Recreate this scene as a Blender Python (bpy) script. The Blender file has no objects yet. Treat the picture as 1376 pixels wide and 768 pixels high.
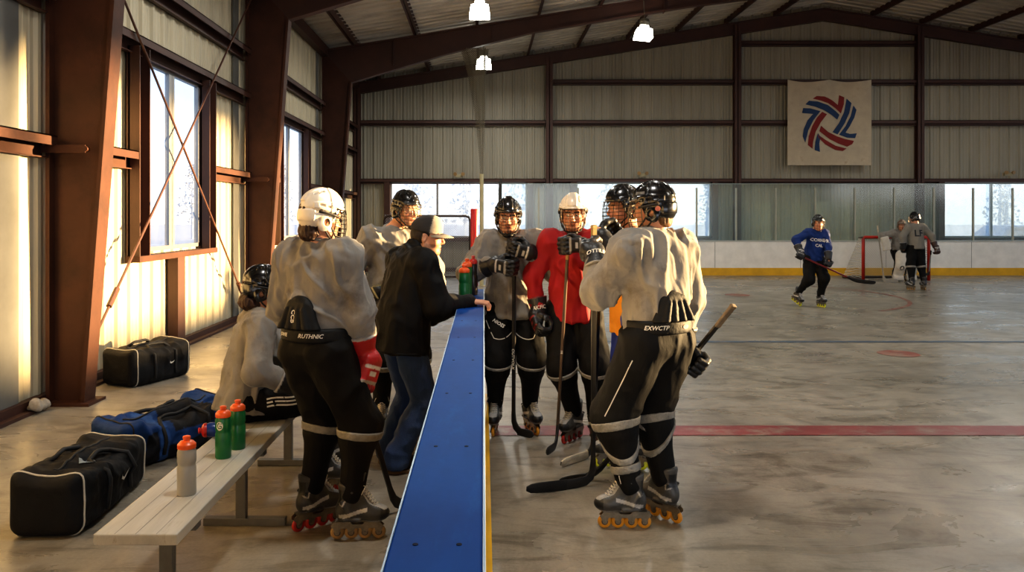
SKY, SUN, LAMP, EXPO, SUN_AZ, SUN_EL = 4.2, 42.0, 155.0, -.52, -13.0, 4.5
VIEW = ('Standard', 'Medium High Contrast')
import bpy, bmesh, math, random
import numpy as np
from mathutils import Vector, Matrix
from mathutils.bvhtree import BVHTree

random.seed(7)
SC = bpy.context.scene
COL = SC.collection
FPX, HZ, VX, CAMZ = 1050.0, 290.0, 650.0, 1.7


def px(x, y, d):
    """point seen at photo pixel (x, y) at depth d metres"""
    return np.array([(x - VX) * d / FPX, d, CAMZ - (y - HZ) * d / FPX])


def A(*a):
    return np.array(a, float)


def nrm(v):
    v = np.asarray(v, float)
    return v / max(np.linalg.norm(v), 1e-9)


# ------------------------------------------------------------------ objects
def link(o, parent=None):
    COL.objects.link(o)
    if parent is not None:
        o.parent = parent
    return o


def tag(o, label=None, cat=None, group=None, kind=None):
    if label:
        o['label'] = label
    if cat:
        o['category'] = cat
    if group:
        o['group'] = group
    if kind:
        o['kind'] = kind
    return o


def thing(name, label, cat, loc=(0, 0, 0), group=None):
    o = bpy.data.objects.new(name, None)
    o.empty_display_size = 0.1
    link(o)
    o.location = loc
    return tag(o, label, cat, group)


def mesh_obj(name, verts, faces, mats, parent=None, smooth=False, colors=None, fmat=None):
    """link ONE mesh object; verts are world coordinates (moved into the parent's space)"""
    verts = np.asarray(verts, float).reshape(-1, 3)
    if parent is not None:
        off = np.zeros(3)
        p = parent
        while p is not None:
            off += np.array(p.location)
            p = p.parent
        verts = verts - off
    me = bpy.data.meshes.new(name)
    if isinstance(faces, np.ndarray) and faces.ndim == 2:
        n, m = faces.shape
        me.vertices.add(len(verts))
        me.vertices.foreach_set('co', verts.astype(np.float32).ravel())
        me.loops.add(n * m)
        me.loops.foreach_set('vertex_index', faces.astype(np.int32).ravel())
        me.polygons.add(n)
        me.polygons.foreach_set('loop_start', np.arange(0, n * m, m, dtype=np.int32))
        me.update(calc_edges=True)
    else:
        me.from_pydata([tuple(v) for v in verts], [], [tuple(int(i) for i in f) for f in faces])
        me.update()
    if smooth:
        me.polygons.foreach_set('use_smooth', np.ones(len(me.polygons), dtype=bool))
    if colors is not None:
        ca = me.color_attributes.new('Col', 'FLOAT_COLOR', 'POINT')
        c = np.ones((len(verts), 4), np.float32)
        c[:, :3] = colors
        ca.data.foreach_set('color', c.ravel())
    if not isinstance(mats, (list, tuple)):
        mats = [mats]
    for m in mats:
        me.materials.append(m)
    if fmat is not None:
        me.polygons.foreach_set('material_index', np.asarray(fmat, dtype=np.int32))
    me.validate()
    o = bpy.data.objects.new(name, me)
    return link(o, parent)


def rot_to(z, x=None):
    """3x3 with columns (x, y, z), z given, x a hint"""
    z = nrm(z)
    if x is None:
        x = A(1, 0, 0) if abs(z[0]) < .9 else A(0, 1, 0)
    x = np.asarray(x, float)
    x = nrm(x - z * np.dot(x, z))
    y = np.cross(z, x)
    return np.stack([x, y, z], 1)


class MB:
    """collects shapes into one mesh"""

    def __init__(s):
        s.v, s.f, s.m = [], [], []

    def _add(s, v, f, mi=0):
        b = len(s.v)
        s.v += [tuple(map(float, q)) for q in v]
        s.f += [tuple(int(i) + b for i in q) for q in f]
        s.m += [mi] * len(f)
        return s

    def box(s, lo, hi, mi=0):
        x0, y0, z0 = lo
        x1, y1, z1 = hi
        return s._add([(x0, y0, z0), (x1, y0, z0), (x1, y1, z0), (x0, y1, z0), (x0, y0, z1), (x1, y0, z1), (x1, y1, z1), (x0, y1, z1)],
                      [(0, 3, 2, 1), (4, 5, 6, 7), (0, 1, 5, 4), (1, 2, 6, 5), (2, 3, 7, 6), (3, 0, 4, 7)], mi)

    def obox(s, c, h, R=None, mi=0, bev=0):
        R = np.eye(3) if R is None else np.asarray(R)
        c = np.asarray(c, float)
        h = np.asarray(h, float)
        if bev <= 0:
            pts = [c + R @ (h * A(*q)) for q in ((-1, -1, -1), (1, -1, -1), (1, 1, -1), (-1, 1, -1), (-1, -1, 1), (1, -1, 1), (1, 1, 1), (-1, 1, 1))]
            return s._add(pts, [(0, 3, 2, 1), (4, 5, 6, 7), (0, 1, 5, 4), (1, 2, 6, 5), (2, 3, 7, 6), (3, 0, 4, 7)], mi)
        bm = bmesh.new()
        bmesh.ops.create_cube(bm, size=2)
        for v in bm.verts:
            v.co = Vector(h * np.array(v.co))
        bmesh.ops.bevel(bm, geom=bm.edges[:], offset=bev, segments=2, affect='EDGES', profile=.6)
        bm.verts.index_update()
        pts = [c + R @ np.array(v.co) for v in bm.verts]
        fs = [[v.index for v in f.verts] for f in bm.faces]
        bm.free()
        return s._add(pts, fs, mi)

    def tube(s, pts, r, n=8, mi=0, closed=False, cap=True, flat=None):
        pts = [np.asarray(p, float) for p in pts]
        m = len(pts)
        rs = r if hasattr(r, '__len__') else [r] * m
        vs, fs = [], []
        prev = None
        for i, p in enumerate(pts):
            if closed:
                t = nrm(pts[(i + 1) % m] - pts[i - 1])
            else:
                t = nrm(pts[min(i + 1, m - 1)] - pts[max(i - 1, 0)])
            if prev is None:
                a = rot_to(t, flat)[:, 0]
            else:
                a = nrm(prev - t * np.dot(prev, t))
            prev = a
            b = np.cross(t, a)
            for k in range(n):
                w = 2 * math.pi * (k + .5) / n
                vs.append(p + rs[i] * (a * math.cos(w) + b * math.sin(w)))
        for i in range(m if closed else m - 1):
            j = (i + 1) % m
            for k in range(n):
                l = (k + 1) % n
                fs.append((i * n + k, i * n + l, j * n + l, j * n + k))
        if cap and not closed:
            fs.append(tuple(range(n - 1, -1, -1)))
            fs.append(tuple((m - 1) * n + k for k in range(n)))
        return s._add(vs, fs, mi)

    def cyl(s, a, b, r, r2=None, n=16, mi=0):
        return s.tube([a, b], [r, r if r2 is None else r2], n, mi)

    def lathe(s, prof, c=(0, 0, 0), R=None, n=24, mi=0):
        R = np.eye(3) if R is None else R
        c = np.asarray(c, float)
        vs, fs = [], []
        for (r, z) in prof:
            for k in range(n):
                w = 2 * math.pi * k / n
                vs.append(c + R @ A(r * math.cos(w), r * math.sin(w), z))
        for i in range(len(prof) - 1):
            for k in range(n):
                l = (k + 1) % n
                fs.append((i * n + k, i * n + l, (i + 1) * n + l, (i + 1) * n + k))
        fs.append(tuple(range(n - 1, -1, -1)))
        fs.append(tuple((len(prof) - 1) * n + k for k in range(n)))
        return s._add(vs, fs, mi)

    def loft(s, rings, mi=0, cap=True):
        n = len(rings[0])
        vs = [p for r in rings for p in r]
        fs = []
        for i in range(len(rings) - 1):
            for k in range(n):
                l = (k + 1) % n
                fs.append((i * n + k, i * n + l, (i + 1) * n + l, (i + 1) * n + k))
        if cap:
            fs.append(tuple(range(n - 1, -1, -1)))
            fs.append(tuple((len(rings) - 1) * n + k for k in range(n)))
        return s._add(vs, fs, mi)

    def build(s, name, mats, parent=None, smooth=False, recalc=False):
        o = mesh_obj(name, s.v, s.f, mats, parent, smooth, fmat=s.m)
        if recalc:
            bm = bmesh.new()
            bm.from_mesh(o.data)
            bmesh.ops.recalc_face_normals(bm, faces=bm.faces[:])
            bm.to_mesh(o.data)
            bm.free()
        return o


def smooth_by_angle(o, deg=35):
    bm = bmesh.new()
    bm.from_mesh(o.data)
    for f in bm.faces:
        f.smooth = True
    for e in bm.edges:
        if len(e.link_faces) == 2 and e.calc_face_angle(0) > math.radians(deg):
            e.smooth = False
    bm.to_mesh(o.data)
    bm.free()
    return o


# ------------------------------------------------------------------ materials
def srgb(r, g, b):
    f = lambda c: (c / 255 / 12.92) if c / 255 <= .04045 else ((c / 255 + .055) / 1.055) ** 2.4
    return (f(r), f(g), f(b))


MATS = {}


def mat(name, col, rough=.6, metal=0., var=.15, scale=4., stretch=(1, 1, 1), bump=0., bscale=60., bstretch=(1, 1, 1), spec=.5,
        vcol=False, col2=None, blotch=None, coat=0., emit=None, sheen=0., wrinkle=0., wscale=7.):
    """procedural material: base colour (or vertex colour) varied by noise, optional second colour in blotches, bump"""
    if name in MATS:
        return MATS[name]
    m = bpy.data.materials.new(name)
    m.use_nodes = True
    nt = m.node_tree
    N, L = nt.nodes, nt.links
    b = N['Principled BSDF']
    b.inputs['Roughness'].default_value = rough
    b.inputs['Metallic'].default_value = metal
    b.inputs['Specular IOR Level'].default_value = spec
    if coat:
        b.inputs['Coat Weight'].default_value = coat
    if sheen:
        b.inputs['Sheen Weight'].default_value = sheen
    tc = N.new('ShaderNodeTexCoord')
    mp = N.new('ShaderNodeMapping')
    mp.inputs['Scale'].default_value = stretch
    L.new(tc.outputs['Object'], mp.inputs['Vector'])
    nz = N.new('ShaderNodeTexNoise')
    nz.inputs['Scale'].default_value = scale
    nz.inputs['Detail'].default_value = 5
    nz.inputs['Roughness'].default_value = .62
    L.new(mp.outputs[0], nz.inputs['Vector'])
    rp = N.new('ShaderNodeValToRGB')
    rp.color_ramp.elements[0].position = .3
    rp.color_ramp.elements[1].position = .7
    lo = 1 - var
    rp.color_ramp.elements[0].color = (lo, lo, lo, 1)
    hi = 1 + var * .5
    rp.color_ramp.elements[1].color = (hi, hi, hi, 1)
    L.new(nz.outputs['Fac'], rp.inputs['Fac'])
    if vcol:
        src = N.new('ShaderNodeVertexColor')
        src.layer_name = 'Col'
        base = src.outputs['Color']
    else:
        src = N.new('ShaderNodeRGB')
        src.outputs[0].default_value = (*col, 1)
        base = src.outputs[0]
    if col2 is not None:
        n2 = N.new('ShaderNodeTexNoise')
        sc, lo2, hi2 = blotch or (2.5, .5, .65)
        n2.inputs['Scale'].default_value = sc
        n2.inputs['Detail'].default_value = 6
        n2.inputs['Roughness'].default_value = .7
        L.new(mp.outputs[0], n2.inputs['Vector'])
        r2 = N.new('ShaderNodeValToRGB')
        r2.color_ramp.elements[0].position = lo2
        r2.color_ramp.elements[1].position = hi2
        L.new(n2.outputs['Fac'], r2.inputs['Fac'])
        mx2 = N.new('ShaderNodeMix')
        mx2.data_type = 'RGBA'
        L.new(r2.outputs['Color'], mx2.inputs['Factor'])
        L.new(base, mx2.inputs['A'])
        mx2.inputs['B'].default_value = (*col2, 1)
        base = mx2.outputs['Result']
    mx = N.new('ShaderNodeMix')
    mx.data_type = 'RGBA'
    mx.blend_type = 'MULTIPLY'
    mx.inputs['Factor'].default_value = 1
    L.new(base, mx.inputs['A'])
    L.new(rp.outputs['Color'], mx.inputs['B'])
    L.new(mx.outputs['Result'], b.inputs['Base Color'])
    if bump:
        mb = N.new('ShaderNodeMapping')
        mb.inputs['Scale'].default_value = bstretch
        L.new(tc.outputs['Object'], mb.inputs['Vector'])
        n3 = N.new('ShaderNodeTexNoise')
        n3.inputs['Scale'].default_value = bscale
        n3.inputs['Detail'].default_value = 4
        L.new(mb.outputs[0], n3.inputs['Vector'])
        bp = N.new('ShaderNodeBump')
        bp.inputs['Strength'].default_value = min(1., bump)
        bp.inputs['Distance'].default_value = .01
        L.new(n3.outputs['Fac'], bp.inputs['Height'])
        L.new(bp.outputs[0], b.inputs['Normal'])
    if wrinkle:
        mw = N.new('ShaderNodeMapping')
        mw.inputs['Scale'].default_value = (1, 1, .42)
        L.new(tc.outputs['Object'], mw.inputs['Vector'])
        nw = N.new('ShaderNodeTexNoise')
        nw.noise_type = 'RIDGED_MULTIFRACTAL'
        nw.inputs['Scale'].default_value = wscale
        nw.inputs['Detail'].default_value = 1.6
        nw.inputs['Roughness'].default_value = .45
        nw.inputs['Distortion'].default_value = .6
        L.new(mw.outputs[0], nw.inputs['Vector'])
        bw = N.new('ShaderNodeBump')
        bw.inputs['Strength'].default_value = min(1, wrinkle)
        bw.inputs['Distance'].default_value = .02
        L.new(nw.outputs['Fac'], bw.inputs['Height'])
        if bump:
            L.new(bp.outputs[0], bw.inputs['Normal'])
        L.new(bw.outputs[0], b.inputs['Normal'])
    if emit:
        b.inputs['Emission Color'].default_value = (*emit[0], 1)
        b.inputs['Emission Strength'].default_value = emit[1]
    MATS[name] = m
    return m


def glass_mat(name, tint, haze, hcol, rough=.1, gloss=.06):
    """thin see-through pane: transparent, a little haze/dust and a weak mirror"""
    m = bpy.data.materials.new(name)
    m.use_nodes = True
    nt = m.node_tree
    N, L = nt.nodes, nt.links
    N.remove(N['Principled BSDF'])
    out = N['Material Output']
    tr = N.new('ShaderNodeBsdfTransparent')
    tr.inputs[0].default_value = (*tint, 1)
    df = N.new('ShaderNodeBsdfTranslucent')
    df.inputs[0].default_value = (*hcol, 1)
    dd = N.new('ShaderNodeBsdfDiffuse')
    dd.inputs[0].default_value = (*hcol, 1)
    ad = N.new('ShaderNodeMixShader')
    ad.inputs[0].default_value = .5
    L.new(df.outputs[0], ad.inputs[1])
    L.new(dd.outputs[0], ad.inputs[2])
    tc = N.new('ShaderNodeTexCoord')
    nz = N.new('ShaderNodeTexNoise')
    nz.inputs['Scale'].default_value = 1.6
    nz.inputs['Detail'].default_value = 7
    nz.inputs['Roughness'].default_value = .7
    L.new(tc.outputs['Object'], nz.inputs['Vector'])
    mr = N.new('ShaderNodeMapRange')
    mr.inputs['From Min'].default_value = .3
    mr.inputs['From Max'].default_value = .7
    mr.inputs['To Min'].default_value = haze * .55
    mr.inputs['To Max'].default_value = haze * 1.45
    L.new(nz.outputs['Fac'], mr.inputs['Value'])
    m1 = N.new('ShaderNodeMixShader')
    L.new(mr.outputs[0], m1.inputs[0])
    L.new(tr.outputs[0], m1.inputs[1])
    L.new(ad.outputs[0], m1.inputs[2])
    gl = N.new('ShaderNodeBsdfGlossy')
    gl.inputs['Roughness'].default_value = rough
    m2 = N.new('ShaderNodeMixShader')
    m2.inputs[0].default_value = gloss
    L.new(m1.outputs[0], m2.inputs[1])
    L.new(gl.outputs[0], m2.inputs[2])
    L.new(m2.outputs[0], out.inputs['Surface'])
    return m


def net_mat(name, col, scale, width, axes=(0, 2), diag=True):
    """woven string net: strands opaque, the rest open"""
    m = bpy.data.materials.new(name)
    m.use_nodes = True
    nt = m.node_tree
    N, L = nt.nodes, nt.links
    b = N['Principled BSDF']
    b.inputs['Base Color'].default_value = (*col, 1)
    b.inputs['Roughness'].default_value = .8
    tc = N.new('ShaderNodeTexCoord')
    sp = N.new('ShaderNodeSeparateXYZ')
    L.new(tc.outputs['Object'], sp.inputs[0])
    fs = []
    for sgn in (1, -1):
        a1 = N.new('ShaderNodeMath')
        a1.operation = 'MULTIPLY_ADD'
        L.new(sp.outputs[axes[1]], a1.inputs[0])
        a1.inputs[1].default_value = sgn if diag else (1 if sgn > 0 else 0)
        if diag or sgn < 0:
            L.new(sp.outputs[axes[0]], a1.inputs[2])
        a2 = N.new('ShaderNodeMath')
        a2.operation = 'MULTIPLY'
        L.new(a1.outputs[0], a2.inputs[0])
        a2.inputs[1].default_value = scale
        a3 = N.new('ShaderNodeMath')
        a3.operation = 'PINGPONG'
        a3.inputs[1].default_value = .5
        L.new(a2.outputs[0], a3.inputs[0])
        a4 = N.new('ShaderNodeMath')
        a4.operation = 'LESS_THAN'
        a4.inputs[1].default_value = width
        L.new(a3.outputs[0], a4.inputs[0])
        fs.append(a4)
    mx = N.new('ShaderNodeMath')
    mx.operation = 'MAXIMUM'
    L.new(fs[0].outputs[0], mx.inputs[0])
    L.new(fs[1].outputs[0], mx.inputs[1])
    L.new(mx.outputs[0], b.inputs['Alpha'])
    return m


# ------------------------------------------------------------------ signed-distance modelling
def _hash(i, j, k, seed):
    n = (i * 374761393 + j * 668265263 + k * 2147483647 + seed * 974711) & 0xffffffff
    n = ((n ^ (n >> 13)) * 1274126177) & 0xffffffff
    return ((n ^ (n >> 16)) & 0xffff) / 65535.0


def noise3(P, seed=0):
    P = np.asarray(P, float)
    i0 = np.floor(P).astype(np.int64)
    f = P - i0
    f = f * f * (3 - 2 * f)
    r = 0
    for a in (0, 1):
        wa = f[..., 0] if a else 1 - f[..., 0]
        for b in (0, 1):
            wb = f[..., 1] if b else 1 - f[..., 1]
            for c in (0, 1):
                wc = f[..., 2] if c else 1 - f[..., 2]
                r = r + wa * wb * wc * _hash(i0[..., 0] + a, i0[..., 1] + b, i0[..., 2] + c, seed)
    return r * 2 - 1


class SDF:
    def __init__(s):
        s.ops = []
        s.lo = A(1e9, 1e9, 1e9)
        s.hi = -s.lo

    def _put(s, op, f, lo, hi, k):
        if op == 'u':
            s.lo = np.minimum(s.lo, lo)
            s.hi = np.maximum(s.hi, hi)
        s.ops.append((op, f, lo, hi, k))
        return s

    def cap(s, a, b, ra, rb=None, k=.02, op='u', flat=None, q=1.):
        a, b = np.asarray(a, float), np.asarray(b, float)
        rb = ra if rb is None else rb
        ba = b - a
        l2 = max(np.dot(ba, ba), 1e-9)
        fl = None if flat is None else nrm(flat)

        def f(P):
            d = P - a
            t = np.clip((d @ ba) / l2, 0, 1)
            d = d - t[..., None] * ba
            if fl is not None:
                c = d @ fl
                d = d + (c / q - c)[..., None] * fl
            return np.sqrt((d * d).sum(-1)) - (ra + (rb - ra) * t)
        r = max(ra, rb)
        m = r * max(1, q)
        return s._put(op, f, np.minimum(a, b) - m, np.maximum(a, b) + m, k)

    def path(s, pts, rs, k=.02, op='u', **kw):
        if not hasattr(rs, '__len__'):
            rs = [rs] * len(pts)
        for i in range(len(pts) - 1):
            s.cap(pts[i], pts[i + 1], rs[i], rs[i + 1], k, op, **kw)
        return s

    def ell(s, c, r, R=None, k=.02, op='u'):
        c, r = np.asarray(c, float), np.asarray(r, float)
        R = np.eye(3) if R is None else np.asarray(R)

        def f(P):
            q = (P - c) @ R
            k0 = np.sqrt(((q / r) ** 2).sum(-1))
            k1 = np.sqrt(((q / (r * r)) ** 2).sum(-1)) + 1e-9
            return np.where(k0 < .2, -r.min() * (1 - k0), k0 * (k0 - 1) / k1)
        e = np.sqrt(((R * r) ** 2).sum(1))
        return s._put(op, f, c - e, c + e, k)

    def box(s, c, h, R=None, rad=.01, k=.01, op='u'):
        c, h = np.asarray(c, float), np.asarray(h, float)
        R = np.eye(3) if R is None else np.asarray(R)

        def f(P):
            q = np.abs((P - c) @ R) - (h - rad)
            return np.sqrt((np.maximum(q, 0) ** 2).sum(-1)) + np.minimum(q.max(-1), 0) - rad
        e = (np.abs(R) * h).sum(1)
        return s._put(op, f, c - e, c + e, k)

    def cut(s, c, n, k=.005):
        c, n = np.asarray(c, float), nrm(n)
        s.ops.append(('i', lambda P: (P - c) @ n, None, None, k))
        return s

    def func(s, f):
        s.ops.append(('f', f, None, None, 0))
        return s

    def eval(s, P):
        F = np.full(P.shape[:-1], 1.0)
        for op, f, lo, hi, k in s.ops:
            F = _comb(op, F, f(P) if op != 'f' else f(P, F), k)
        return F

    def grid(s, h, fine=()):
        axs = []
        for a in range(3):
            lo, hi = s.lo[a] - 3 * h, s.hi[a] + 3 * h
            n = int(math.ceil((hi - lo) / h))
            g = list(np.linspace(lo, hi, n + 1))
            for (flo, fhi, hf) in fine:
                g = [q for q in g if q < flo[a] or q > fhi[a]]
                g += list(np.linspace(flo[a], fhi[a], int((fhi[a] - flo[a]) / hf) + 1))
                g.sort()
                o = [g[0]]
                for q in g[1:]:
                    if q - o[-1] > hf * .35:
                        o.append(q)
                g = o
            axs.append(np.array(g))
        return axs

    def mesh(s, h, fine=(), smooth=1):
        xs, ys, zs = s.grid(h, fine)
        F = np.full((len(xs), len(ys), len(zs)), 1.0, np.float64)
        for op, f, lo, hi, k in s.ops:
            if lo is None:
                sl = (slice(None),) * 3
            else:
                mg = k + 2 * h
                sl = tuple(slice(max(0, np.searchsorted(ax, lo[a] - mg) - 1), np.searchsorted(ax, hi[a] + mg) + 1) for a, ax in enumerate((xs, ys, zs)))
            P = np.stack(np.meshgrid(xs[sl[0]], ys[sl[1]], zs[sl[2]], indexing='ij'), -1)
            if P.size == 0:
                continue
            F[sl] = _comb(op, F[sl], f(P) if op != 'f' else f(P, F[sl]), k)
        v, q = nets(F, xs, ys, zs)
        for _ in range(smooth):
            v = lap(v, q, .5)
        return v, q


def _comb(op, F, d, k):
    if op == 'f':
        return d
    if op == 'u':
        if k <= 0:
            return np.minimum(F, d)
        h = np.maximum(k - np.abs(F - d), 0) / k
        return np.minimum(F, d) - h * h * k * .25
    if op == 's':
        d = -d
    if k <= 0:
        return np.maximum(F, d)
    h = np.maximum(k - np.abs(F - d), 0) / k
    return np.maximum(F, d) + h * h * k * .25


def nets(F, xs, ys, zs):
    s = F < 0
    nx, ny, nz = F.shape
    cnt = np.zeros((nx - 1, ny - 1, nz - 1), np.int8)
    for i in (0, 1):
        for j in (0, 1):
            for k in (0, 1):
                cnt += s[i:nx - 1 + i, j:ny - 1 + j, k:nz - 1 + k]
    act = (cnt > 0) & (cnt < 8)
    I, J, K = np.nonzero(act)
    idx = np.full(act.shape, -1, np.int64)
    idx[act] = np.arange(len(I))
    pos = np.zeros((len(I), 3))
    num = np.zeros(len(I))
    for ax in range(3):
        for u in (0, 1):
            for w in (0, 1):
                o = [0, 0, 0]
                o[(ax + 1) % 3], o[(ax + 2) % 3] = u, w
                a = (I + o[0], J + o[1], K + o[2])
                o[ax] = 1
                b = (I + o[0], J + o[1], K + o[2])
                fa, fb = F[a], F[b]
                c = (fa < 0) != (fb < 0)
                t = np.where(c, fa / np.where(fa == fb, 1, fa - fb), 0)
                pa = np.stack([xs[a[0]], ys[a[1]], zs[a[2]]], 1)
                pb = np.stack([xs[b[0]], ys[b[1]], zs[b[2]]], 1)
                pos += np.where(c[:, None], pa + (pb - pa) * t[:, None], 0)
                num += c
    pos /= num[:, None]
    quads = []
    for ax in range(3):
        a1, a2 = (ax + 1) % 3, (ax + 2) % 3
        lo = [slice(1, -1)] * 3
        hi = [slice(1, -1)] * 3
        lo[ax] = slice(0, -1)
        hi[ax] = slice(1, None)
        sa, sb = s[tuple(lo)], s[tuple(hi)]
        ch = np.argwhere(sa != sb)
        if not len(ch):
            continue
        up = sa[tuple(ch.T)]
        g = ch + 1
        g[:, ax] -= 1
        cs = []
        for (u, w) in ((-1, -1), (0, -1), (0, 0), (-1, 0)):
            c = g.copy()
            c[:, a1] += u
            c[:, a2] += w
            cs.append(idx[tuple(c.T)])
        q = np.stack(cs, 1)
        q[~up] = q[~up][:, ::-1]
        quads.append(q)
    q = np.concatenate(quads) if quads else np.zeros((0, 4), int)
    return pos, q


def lap(v, q, w=.5):
    acc = np.zeros_like(v)
    n = np.zeros(len(v))
    for a, b in ((0, 1), (1, 2), (2, 3), (3, 0)):
        for i, j in ((a, b), (b, a)):
            for d in range(3):
                acc[:, d] += np.bincount(q[:, i], v[q[:, j], d], len(v))
            n += np.bincount(q[:, i], minlength=len(v))
    return v + w * (acc / np.maximum(n, 1)[:, None] - v)


def vnormals(v, q):
    n = np.cross(v[q[:, 2]] - v[q[:, 0]], v[q[:, 3]] - v[q[:, 1]])
    out = np.zeros_like(v)
    for k in range(4):
        for d in range(3):
            out[:, d] += np.bincount(q[:, k], n[:, d], len(v))
    return out / np.maximum(np.linalg.norm(out, axis=1), 1e-9)[:, None]


def folds(v, q, amp, freq=(15, 15, 2.6), seed=1, mask=None):
    """cloth folds: ridged, warped noise pushed along the normals"""
    fr = np.array(freq)
    w = np.stack([noise3(v * 4 + 9, seed + 5), noise3(v * 4 + 3, seed + 6), noise3(v * 4, seed + 7)], 1)
    a = noise3(v * fr + w * .9 + seed, seed)
    b = noise3(v * fr * 2.0 + w * 1.3, seed + 1)
    # a second family of folds running aslant
    v3 = np.stack([v[:, 0] * .85 + .52 * v[:, 2], v[:, 1] * .85 + .52 * v[:, 2], v[:, 2] * .75 - .46 * (v[:, 0] + v[:, 1])], 1)
    e = noise3(v3 * fr * A(.9, .9, 1) + w * .5, seed + 3)
    c = noise3(v * 4 + w * .5, seed + 2)
    rg = lambda x: np.clip(1 - 2.3 * np.abs(x), -.25, 1)
    m1 = np.clip(.5 + 1.6 * c, 0, 1)
    d = rg(a) * (.2 + .8 * m1) + rg(e) * (1 - m1) * .9 + rg(b) * .14 + c * .35 - .25
    d = d * amp
    if mask is not None:
        d = d * mask(v)
    return v + vnormals(v, q) * d[:, None]


def soft(name, sdf, h, m, parent, fold=0., seed=1, colors=None, fine=(), smooth=1, freq=(15, 15, 2.6), mask=None):
    v, q = sdf.mesh(h, fine, smooth)
    if fold:
        v = folds(v, q, fold, freq, seed, mask)
    c = colors(v, vnormals(v, q)) if colors else None
    return mesh_obj(name, v, q, m, parent, True, c)
# ================================================================== materials of the hall
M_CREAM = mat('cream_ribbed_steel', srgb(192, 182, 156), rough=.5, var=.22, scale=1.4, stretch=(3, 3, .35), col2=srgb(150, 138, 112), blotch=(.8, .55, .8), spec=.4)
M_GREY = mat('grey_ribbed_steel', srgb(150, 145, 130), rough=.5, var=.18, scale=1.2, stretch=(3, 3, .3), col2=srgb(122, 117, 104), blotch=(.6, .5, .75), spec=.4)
M_ROOF = mat('galvanised_roof_steel', srgb(184, 178, 168), rough=.45, var=.25, scale=.9, stretch=(1, 3, 1), metal=.0, spec=.5, col2=srgb(138, 130, 120), blotch=(.5, .5, .75))
M_STEEL = mat('red_oxide_steel', srgb(74, 44, 31), rough=.6, spec=.3, var=.25, scale=2.2, col2=srgb(52, 31, 23), blotch=(1.6, .5, .75), bump=.15, bscale=25)
M_STEELD = mat('dark_brown_steel', srgb(68, 40, 30), rough=.55, var=.25, scale=2.2, bump=.1, bscale=25)
M_ROD = mat('brown_rod_steel', srgb(84, 52, 38), rough=.5, var=.2, scale=8)
M_ALU = mat('window_aluminium', srgb(150, 150, 150), rough=.4, metal=.6, var=.1, scale=6)
M_GLASS = glass_mat('window_glass', (.38, .42, .46), .08, (.85, .9, 1), .08, .05)
M_FROST = glass_mat('hazy_window_glass', (.38, .43, .47), .30, (.80, .90, 1), .3, .04)
M_RINKGLASS = glass_mat('scuffed_rink_glass', (.86, .94, .93), .20, (.60, .80, .80), .12, .09)


def concrete():
    m = bpy.data.materials.new('worn_sealed_concrete')
    m.use_nodes = True
    nt = m.node_tree
    N, L = nt.nodes, nt.links
    b = N['Principled BSDF']
    tc = N.new('ShaderNodeTexCoord')

    def noise(scale, detail, stretch=(1, 1, 1), rough=.6, dist=0):
        mp = N.new('ShaderNodeMapping')
        mp.inputs['Scale'].default_value = stretch
        L.new(tc.outputs['Object'], mp.inputs[0])
        n = N.new('ShaderNodeTexNoise')
        n.inputs['Scale'].default_value = scale
        n.inputs['Detail'].default_value = detail
        n.inputs['Roughness'].default_value = rough
        n.inputs['Distortion'].default_value = dist
        L.new(mp.outputs[0], n.inputs['Vector'])
        return n.outputs['Fac']

    def ramp(f, p0, c0, p1, c1):
        r = N.new('ShaderNodeValToRGB')
        r.color_ramp.elements[0].position, r.color_ramp.elements[1].position = p0, p1
        r.color_ramp.elements[0].color, r.color_ramp.elements[1].color = (*c0, 1), (*c1, 1)
        L.new(f, r.inputs[0])
        return r.outputs[0]

    def mult(a, c, fac=1., mode='MULTIPLY'):
        x = N.new('ShaderNodeMix')
        x.data_type = 'RGBA'
        x.blend_type = mode
        x.inputs['Factor'].default_value = fac
        L.new(a, x.inputs['A'])
        L.new(c, x.inputs['B'])
        return x.outputs['Result']
    base = ramp(noise(.45, 8, (1, 1, 1), .62, .6), .32, srgb(130, 123, 110), .68, srgb(164, 156, 142))
    c = mult(base, ramp(noise(2.2, 9, (1, .5, 1), .7, .8), .33, (.70, .70, .70), .62, (1.05, 1.05, 1.05)))
    c = mult(c, ramp(noise(1.1, 9, (1, 2.2, 1), .66, 2.2), .36, (.52, .51, .49), .50, (1, 1, 1)), .8)
    c = mult(c, ramp(noise(22, 5, (.12, 1, 1), .7, 1.4), .36, (.55, .55, .55), .43, (1, 1, 1)), .55)
    c = mult(c, ramp(noise(60, 3), .3, (.88, .88, .88), .7, (1.04, 1.04, 1.04)))
    L.new(c, b.inputs['Base Color'])
    rr = ramp(noise(.8, 6, (1, 1.8, 1), .6, 1.), .3, (.20, .20, .20), .7, (.44, .44, .44))
    L.new(rr, b.inputs['Roughness'])
    b.inputs['Specular IOR Level'].default_value = .45
    bp = N.new('ShaderNodeBump')
    bp.inputs['Strength'].default_value = .12
    bp.inputs['Distance'].default_value = .01
    L.new(noise(9, 8, (1, .6, 1)), bp.inputs['Height'])
    L.new(bp.outputs[0], b.inputs['Normal'])
    return m


def paint_line(name, col, keep=.5):
    """worn paint on concrete: patches rubbed through"""
    m = mat(name, col, rough=.42, var=.25, scale=3, col2=srgb(150, 138, 122), blotch=(3.5, keep, keep + .22))
    return m


M_FLOOR = concrete()

# ================================================================== the hall
XL, XR_, YF, YB = -3.98, 24.75, -12.0, 24.0
RIDGE = 10.38


def zr(x):
    return 5.72 + .16 * (min(x, 2 * RIDGE - x) + 3.95)


def struct(o):
    o['kind'] = 'structure'
    return o


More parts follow.
